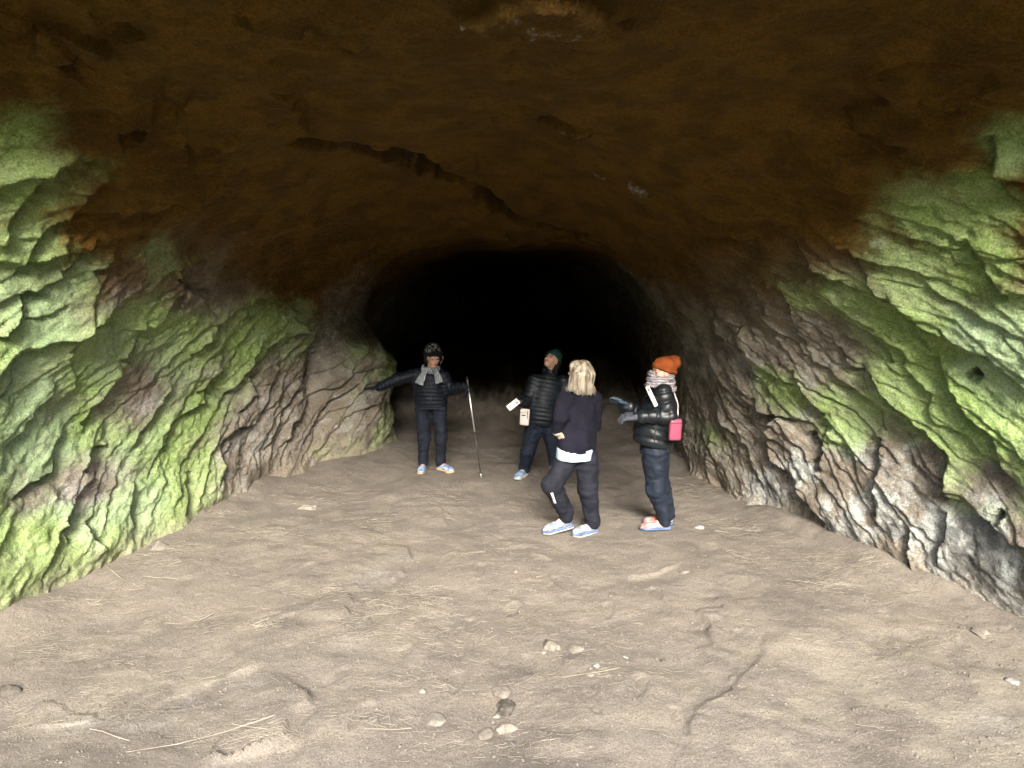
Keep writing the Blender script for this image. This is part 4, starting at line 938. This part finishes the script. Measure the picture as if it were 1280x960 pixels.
    for k in range(430):
        a = math.radians(rng.uniform(58, 302)); top = rng.uniform(.2, 1.0); e = (math.cos(a), math.sin(a)); L = rng.uniform(.10, .15); sw = rng.uniform(-.02, .02); cu = rng.uniform(-.02, .03)
        pts = [P(-.02 + .05 * e[0] * (1.3 - top), .045 * e[1], .125 + .008 * top), P(-.022 + .098 * e[0], .088 * e[1], .06 + .03 * top), P(-.024 + .120 * e[0] , .108 * e[1], -.02), P(-.028 + (.125 + .01 * sw) * e[0] + sw * .5, .112 * e[1] + sw * .5, -.075), P(-.03 + (.132 + cu) * e[0] + sw, (.122 + cu) * e[1] + sw, -L)]
        pts = np.array(pts); tt = np.linspace(0, 4, 11); C = np.stack([np.interp(tt, range(5), pts[:, q]) for q in range(3)], 1); C[1:-1] = (C[:-2] + C[1:-1] * 2 + C[2:]) / 4; b0 = len(V)
        for i in range(11):
            tg = unit(C[min(i + 1, 10)] - C[max(i - 1, 0)]); o = unit(C[i] - c); s_ = np.cross(tg, o); rad = .0030 * (1 - .5 * (i / 10) ** 3)
            for q in range(4): V.append(C[i] + (s_ * math.cos(q * 1.571) * 1.6 + o * math.sin(q * 1.571)) * rad)
        for i in range(10):
            for q in range(4): Fq.append((b0 + i * 4 + q, b0 + i * 4 + (q + 1) % 4, b0 + i * 4 + 4 + (q + 1) % 4, b0 + i * 4 + 4 + q))
    add_obj('hair_strands', mesh_np('hair_strands', V, Fq), t.m, hr, kind='stuff')
    sgx = [P(.04, -.082, .012), P(.0, -.094, .015)]; 
build_blond_person()

# ================================================================ person in glossy black puffer and orange beanie, in profile
def build_orange_hat_person():
    Y = 6.72; K = {}
    dn, df = unit((-1, -.10, 0)), unit((-1, .06, 0)); hN = G(835.5, 663); hF = G(840, 657)
    legs(K, 'L', hN, dn, W(818, 566, Y - .07), W(820, 611, Y - .08)); legs(K, 'R', hF, df, W(820, 566, Y + .08), W(826, 610, Y + .08))
    K.update(pelvis=W(819, 557, Y), chest=W(822, 508, Y), neck=W(827, 484, Y), head=W(828.5, 466.5, Y), hfwd=(-.95, -.25, .05),
             shL=W(829, 493, Y - .16), shR=W(826, 493, Y + .17), elL=W(835, 521, Y - .22), elR=W(812, 522, Y + .2), wrL=W(799, 521.5, Y - .20), wrR=W(785, 510, Y + .02))
    K['handL'] = hand_bones(K['wrL'], (-1, .05, -.02), (.1, .3, -.9), .6, .1, 1, 1.3); K['handR'] = hand_bones(K['wrR'], (-.85, .0, .5), (-.4, -.5, -.6), .15, .1, -1, 1.15)
    root, dz = person_root('person in glossy black puffer jacket, orange beanie and wrapped striped scarf, facing left', (hN, hF))
    make_body(root, K); face_parts(root, K)
    trousers(root, K, M_['slate_trouser'], W(818, 548, Y), .175, .140, (.118, .090, .066), 33, .007)
    secs = [(W(816, 557, Y), (.205, .185)), (W(816.5, 548, Y), (.215, .195)), (W(819, 530, Y), (.215, .195)), (W(822, 512, Y), (.205, .175)), (W(825.5, 495, Y), (.18, .135)), (W(827, 485, Y), (.10, .095))]
    jk = jacket(root, K, M_['black_puffer'], secs, (.094, .084, .062), (.088, .020), (W(816, 555, Y), (-.16, 0, -1)), 35, .005, collar=(.078, .06)); tree = bvh_of(jk)
    glove(root, K['handL'], K['wrL'], K['elL'], M_['glove']); glove(root, K['handR'], K['wrR'], K['elR'], M_['glove_blue'])
    shoes(root, K, (M_['shoe_pink'], M_['sole_slate'], M_['lace']))
    c = K['head']; f, r, u = frame(K['hfwd']); R = np.array((f, r, u)); P = lambda a, b, q: c + f * a + r * b + u * q
    H = Field(*bounds(c, pad=.26), .0065); H.ell(P(-.018, 0, .052), R, (.114, .096, .098), .01); H.ell(P(-.105, 0, .095), R, (.062, .066, .062), .02); H.plane(P(0, 0, .022), unit(-u + f * .35)); H.rough(.004, 32, 5); hat = part('beanie', H, M_['orange_knit'], root)
    B = Field(*bounds(c, pad=.24), .0065)
    for a in np.linspace(0, 2 * math.pi, 27)[:-1]: B.ell(P(-.015 + .102 * math.cos(a), .087 * math.sin(a), .034 + .028 * math.cos(a)), R, (.016, .016, .026), .014)
    B.rough(.003, 60, 3); add_obj('cuff', B.mesh('cuff'), M_['orange_knit'], hat)
    S = Field(*bounds(K['neck'], c, pad=.24), .0065); n0 = K['neck'] + (0, 0, .035)
    for q in range(3):
        for a in np.linspace(0, 2 * math.pi, 23)[:-1]:
            S.ell(n0 + np.array((-.008 + (.118 - .012 * q) * math.cos(a), (.102 - .008 * q) * math.sin(a), -.035 + .045 * q + .014 * math.sin(a * 2 + q) - .012 * math.cos(a))), np.eye(3), (.030, .030, .026), .01)
    S.rough(.005, 30, 2); part('scarf', S, M_['stripe'], root)
    ribbon('side_seam', [W(820, 527, Y - .22), W(819, 540, Y - .22), W(818, 553, Y - .22)], .010, .005, M_['strap_dark'], root, tree, .003, root=root, n=10)
    z = np.array((0, 0, dz))
    # bag with its strap
    bc = W(843.8, 538, Y - .275) + z; up = unit((.02, 0, 1)); nn = unit((.18, -.98, 0)); sx = np.cross(up, nn)
    bg = empty('phone_bag', tuple(bc), 'raspberry pink crossbody pouch hanging behind the elbow of the orange beanie wearer', 'bag'); bk = lambda o: (setattr(o, 'matrix_parent_inverse', Matrix.Translation(-Vector(bc))), o)[1]
    bk(rbox('pouch', bc, (sx, up, nn), (.056, .097, .027), M_['pink'], bg, .4)); bk(rbox('zip', bc + up * .062 + nn * .0262, (sx, up, nn), (.05, .003, .0015), M_['strap_dark'], bg, .2)); bk(rbox('clasp', bc - sx * .05 + up * .09, (sx, up, nn), (.010, .014, .01), M_['white'], bg, .3)); bk(rbox('clasp', bc - sx * .036 + up * .072 + nn * .02, (sx, up, nn), (.008, .010, .006), M_['metal'], bg, .3))
    bk(ribbon('thin_strap', [W(847, 527, Y - .26) + z, W(847.3, 518, Y - .22) + z, W(847.5, 506, Y - .12) + z, W(842, 490, Y - .05) + z], .010, .004, M_['cream'], bg, n=12))
    e0, e1 = hit(tree, (811, 489)), hit(tree, (820, 508)); yy = min(e0[1], e1[1]) - .02; ws = ribbon('patterned_strap', [W(809, 484, yy + .03), W(812, 491, yy), W(820.5, 509, yy)], .036, .004, M_['white'], bg, None, .008, n=16); ws.matrix_parent_inverse = Matrix.Translation(-Vector(bc) + Vector(z))
    co = np.zeros(16 * 4 * 3, np.float32); ws.data.vertices.foreach_get('co', co); co = co.reshape(16, 4, 3)
    for i in range(3, 15):      # small black letters printed down the strap
        p = co[i].mean(0); tg = unit(co[min(i + 1, 15)].mean(0) - co[i - 1].mean(0)); s_ = unit(co[i][1] - co[i][0]); n_ = unit(co[i][2] - co[i][1])
        g = rbox('strap_print', p + n_ * .003, (s_, tg, n_), (.009, .0032, .0012), M_['black'], ws, .2)
build_orange_hat_person()
# ---------------------------------------------------------------- stones, stems and straw on the floor
def stone_mat(name, a, b):
    t = NT(name, .93, .2); n = t.noise(28, 5, .65); t.color(t.mix(t.ramp(n, .35, .65), a, b)); t.bump(t.noise(70, 5, .65), .5, .01); return t.m
ST = {'pale': stone_mat('dusty_stone', (.12, .106, .088), (.19, .172, .143)), 'dark': stone_mat('dark_stone', (.035, .031, .026), (.085, .075, .062)), 'grey': stone_mat('grey_stone', (.15, .15, .14), (.24, .24, .22)), 'clod': stone_mat('earth_clod', (.112, .098, .080), (.165, .147, .120)), 'white': stone_mat('white_stone', (.16, .152, .136), (.22, .212, .195))}
import bmesh
def stone(u, v, wpx, hpx, kind, label, name='stone', seed=0, cat='stone', flat=.6):
    p = G(u, v + hpx * .42); sc = np.linalg.norm(p - CAM) / FPX; p[2] = floor_h(np.array([p[0]]), np.array([p[1]]))[0]
    rx = wpx * sc / 2; rz = max(hpx * sc * .46, rx * .28); ry = rx * .85
    bm = bmesh.new(); bmesh.ops.create_icosphere(bm, subdivisions=4, radius=1.0); co = np.array([v_.co[:] for v_ in bm.verts])
    d = 1 + .34 * fbm(co[:, 0] * 1.1 + seed, co[:, 1] * 1.1, co[:, 2] * 1.1 + .3, seed, 3) + .06 * fbm(co[:, 0] * 5 + seed, co[:, 1] * 5, co[:, 2] * 5 + .3, seed + 9, 3)
    rng = np.random.RandomState(seed + 5)
    for k in range(7):                                       # chip flat faces
        n = unit(rng.normal(size=3)); lim = rng.uniform(.5, .85); q = (co * d[:, None]) @ n; d = np.where(q > lim, d * (lim + (q - lim) * .15) / np.maximum(q, 1e-3), d)
    co = co * d[:, None] * np.array((rx, ry, rz)); a = rng.uniform(0, 3.1) * .3; R_ = np.array(((math.cos(a), -math.sin(a), 0), (math.sin(a), math.cos(a), 0), (0, 0, 1))); co = co @ R_.T
    for v_, c in zip(bm.verts, co): v_.co = c
    me = bpy.data.meshes.new(name); bm.to_mesh(me); bm.free(); me.polygons.foreach_set('use_smooth', np.ones(len(me.polygons), bool))
    o = add_obj(name, me, ST[kind], None, label=label, category=cat, group='loose stones on the cave floor'); o.location = (p[0], p[1], p[2] + rz * (flat - .72)); return o
STONES = [
 (633, 874, 30, 15, 'dark', 'dark broken stone on top of the pale stone cluster, bottom middle of the floor'), (634, 897, 28, 17, 'pale', 'pale dusty stone just below the dark broken stone'), (620, 886, 12, 9, 'pale', 'small pale stone wedged left of the dark broken stone'),
 (606, 909, 24, 14, 'clod', 'flat earth clod at the lower left end of the pale stone cluster'), (628, 858, 28, 12, 'clod', 'low earth clod just above the dark broken stone'), (546, 889, 28, 18, 'pale', 'lumpy pale clod lying alone left of the stone cluster'),
 (688, 800, 30, 20, 'clod', 'half buried tan stone, larger of the pair in mid floor'), (718, 806, 28, 13, 'clod', 'half buried tan stone, flatter of the pair in mid floor'), (679, 813, 10, 6, 'pale', 'tiny pale pebble below the half buried pair of stones'),
 (873, 656, 12, 11, 'grey', 'round grey pebble behind the heels of the orange beanie wearer'), (529, 860, 12, 8, 'pale', 'small pale pebble above left of the lumpy clod'), (468, 902, 10, 8, 'pale', 'small pale pebble near the straw at the bottom left of centre'),
 (782, 818, 8, 5, 'white', 'tiny white pebble right of the half buried stone pair'), (746, 832, 9, 7, 'white', 'tiny whitish pebble below right of the half buried stone pair'), (739, 842, 12, 7, 'pale', 'flat pale pebble at the left end of the long straw'), (829, 819, 9, 6, 'dark', 'tiny dark chip near the cracked slab on the right'),
 (674, 719, 12, 6, 'clod', 'small brown clod in front of the striding walker, right of two'), (644, 714, 9, 6, 'clod', 'small brown clod in front of the striding walker, left of two'), (7, 851, 26, 20, 'dark', 'brown stone at the left edge of the picture'), (383, 627, 26, 12, 'pale', 'low pale stone by the foot of the left wall'),
 (1224, 790, 22, 10, 'pale', 'flat pale stone under the white foot of the right wall'), (1267, 849, 16, 9, 'white', 'whitish stone at the right edge of the bare slab'), (202, 683, 24, 18, 'pale', 'knobbly pale stone at the foot of the green wall'), (856, 712, 14, 8, 'clod', 'brown clod in front of the orange beanie wearer')]
for i, (u, v, a, b, k, lab) in enumerate(STONES): stone(u, v, a, b, k, lab, 'stone' if k != 'clod' else 'earth_clod', i * 7 + 3, 'stone' if k != 'clod' else 'clod')
def straw_mat(name, a, b):
    t = NT(name, .8, .25); n = t.noise(6, 3, .6); t.color(t.mix(t.ramp(n, .35, .65), a, b)); return t.m
STRAW = straw_mat('dry_straw', (.165, .146, .112), (.29, .262, .212)); TWIG = straw_mat('grey_twig', (.22, .195, .15), (.33, .30, .24))
def stem(p, ang, L, r, rng, V, F, bend=.12, lift=.006):
    n = 4; d = np.array((math.cos(ang), math.sin(ang))); s_ = np.array((-d[1], d[0])); k = rng.uniform(-bend, bend); tl = rng.uniform(-.04, .10); b = len(V); xs = []
    for i in range(n):
        t = i / (n - 1) - .5; xs.append((p[0] + d[0] * t * L + s_[0] * k * L * (t * t), p[1] + d[1] * t * L + s_[1] * k * L * t * t))
    xs = np.array(xs); hz = floor_h(xs[:, 0], xs[:, 1]) 
    for i in range(n):
        for q in range(3):
            a = q * 2.094; V.append((xs[i, 0] + s_[0] * math.cos(a) * r, xs[i, 1] + s_[1] * math.cos(a) * r, hz[i] + lift + r + math.sin(a) * r + tl * L * (i / (n - 1))))
    for i in range(n - 1):
        for q in range(3): F.append((b + i * 3 + q, b + i * 3 + (q + 1) % 3, b + i * 3 + 3 + (q + 1) % 3, b + i * 3 + 3 + q))
CL = [(190,705,60,14,300,.2),(150,735,40,14,170,.2),(215,690,50,10,220,.2),(110,757,60,12,170,.15),(330,672,70,14,220,.1),(270,650,50,9,160,.1),(390,625,60,8,170,.1),(400,610,50,6,120,0),(60,812,80,26,210,.1),(30,890,60,22,120,.1),(270,775,120,20,210,0),(320,788,50,8,140,0),
      (440,680,90,22,150,0),(400,745,60,12,180,.1),(490,770,80,24,430,.05),(520,745,80,16,220,.1),(470,800,80,22,260,0),(560,800,120,36,260,0),(520,850,140,34,200,.1),(300,925,110,22,170,.1),(350,935,70,16,120,.1),(440,900,100,40,150,.1),(460,660,40,10,90,.3),
      (640,740,120,30,190,0),(720,780,140,40,190,0),(760,850,120,24,130,0),(650,930,200,26,150,0),(900,650,60,12,170,-.1),(930,665,50,12,170,-.2),(1090,720,60,14,380,-.1),(1050,705,60,14,260,-.1),(1030,735,70,14,200,0),(940,700,70,20,120,0),(1130,745,60,14,170,-.1),(880,610,50,10,90,0),(520,650,60,16,80,0),(560,620,60,12,60,0),
      (200,830,150,40,150,0),(120,870,90,30,100,.1),(620,690,90,20,90,0),(1200,800,60,20,90,-.2),(1000,800,120,40,60,0),(1100,900,160,50,70,0),(600,880,300,70,120,0),(640,780,400,120,160,0)]
rng = random.Random(11); items = []
for u, v, a, b, n, tl in CL:
    for _ in range(int(n * .6)):
        uu, vv = u + rng.gauss(0, a * .42), v + rng.gauss(0, b * .42)
        if vv < 590: continue
        p = G(uu, vv); yc = np.array([max(2.9, p[1])])
        if p[0] < tabf(XL, yc)[0] + .04 or p[0] > tabf(XR, yc)[0] - .04: continue
        items.append((p[0], p[1], rng.gauss(-tl * 1.2, .55) if rng.random() < .7 else rng.uniform(0, 3.14), rng.choice((.03, .04, .05, .06, .08, .11)) * rng.uniform(.7, 1.3), rng.uniform(.0007, .0016)))
A = np.array(items); N_ = len(A); tt = np.linspace(-.5, .5, 4)[None, :]; kb = np.random.RandomState(2).uniform(-.25, .25, N_)[:, None]; tl = np.random.RandomState(4).uniform(-.01, .05, N_)[:, None]
dx, dy = np.cos(A[:, 2:3]), np.sin(A[:, 2:3]); xs = A[:, 0:1] + A[:, 3:4] * (dx * tt - dy * kb * tt * tt); ys = A[:, 1:2] + A[:, 3:4] * (dy * tt + dx * kb * tt * tt)
hz = floor_h(xs, ys) + .004 + tl * A[:, 3:4] * (tt + .5); V = []
for q in range(3):
    a = q * 2.094; V.append(np.stack([xs - dy * math.cos(a) * A[:, 4:5], ys + dx * math.cos(a) * A[:, 4:5], hz + A[:, 4:5] * (1 + math.sin(a))], 2))
V = np.stack(V, 2).reshape(-1, 3); base = (np.arange(N_) * 12)[:, None, None]; ii = np.arange(3)[None, :, None]; qq = np.arange(3)[None, None, :]
F = np.stack([base + ii * 3 + qq, base + ii * 3 + (qq + 1) % 3, base + ii * 3 + 3 + (qq + 1) % 3, base + ii * 3 + 3 + qq], 3).reshape(-1, 4)
add_obj('straw', mesh_np('straw', V, F, False), STRAW, kind='stuff', label='pale dry straw litter strewn over the earth floor', category='straw')
def dry_stem(a, b, r, label):
    p, q = G(*a), G(*b); V, F = [], []; stem((p + q)[:2] / 2, math.atan2(q[1] - p[1], q[0] - p[0]), np.linalg.norm((q - p)[:2]), r, random.Random(int(a[0])), V, F, .08, .004)
    add_obj('dry_stem', mesh_np('dry_stem', V, F), TWIG, label=label, category='stem', group='long dry stems on the floor')
dry_stem((128, 709), (152, 730), .005, 'pale dry stem lying off the foot of the green wall'); dry_stem((112, 907), (162, 931), .0032, 'straight pale stem slanting down at the lower left'); dry_stem((158, 943), (345, 925), .0025, 'very long thin stem lying level near the bottom left corner')
dry_stem((250, 776), (268, 770), .0035, 'short thick pale straw in the middle of the left floor'); dry_stem((702, 849), (775, 845), .0022, 'long thin straw lying level right of the stone cluster'); dry_stem((456, 918), (515, 913), .0028, 'long pale straw left of the clod at the bottom'); dry_stem((290, 910), (335, 925), .0025, 'thin stem in the straw tangle at the lower left'); dry_stem((180, 726), (225, 733), .0026, 'long stem at the right end of the straw band by the green wall')
# loose crumbs of earth, too many to count
rng = np.random.RandomState(8); n = 12000; uu = rng.uniform(0, 1280, n); vv = 600 + 360 * rng.uniform(0, 1, n) ** .8
P = np.array([G(a, b) for a, b in zip(uu, vv)]); yc = np.maximum(P[:, 1], 2.9); ok = (P[:, 0] > tabf(XL, yc) + .05) & (P[:, 0] < tabf(XR, yc) - .05); P = P[ok]; n = len(P); P[:, 2] = floor_h(P[:, 0], P[:, 1])
oc = np.array(((1, 0, 0), (0, 1, 0), (-1, 0, 0), (0, -1, 0), (0, 0, .7), (0, 0, -.7))); r = np.clip(rng.lognormal(-5.45, .5, n), .0015, .016)
V = (P[:, None, :] + oc[None] * r[:, None, None] * rng.uniform(.6, 1.3, (n, 6, 3))).reshape(-1, 3)
T = np.array(((0, 1, 4), (1, 2, 4), (2, 3, 4), (3, 0, 4), (1, 0, 5), (2, 1, 5), (3, 2, 5), (0, 3, 5))); F = (np.arange(n)[:, None, None] * 6 + T[None]).reshape(-1, 3)
add_obj('gravel', mesh_np('gravel', V, F, False), ST['clod'], kind='stuff', label='crumbs of earth and fine gravel scattered over the floor', category='gravel')
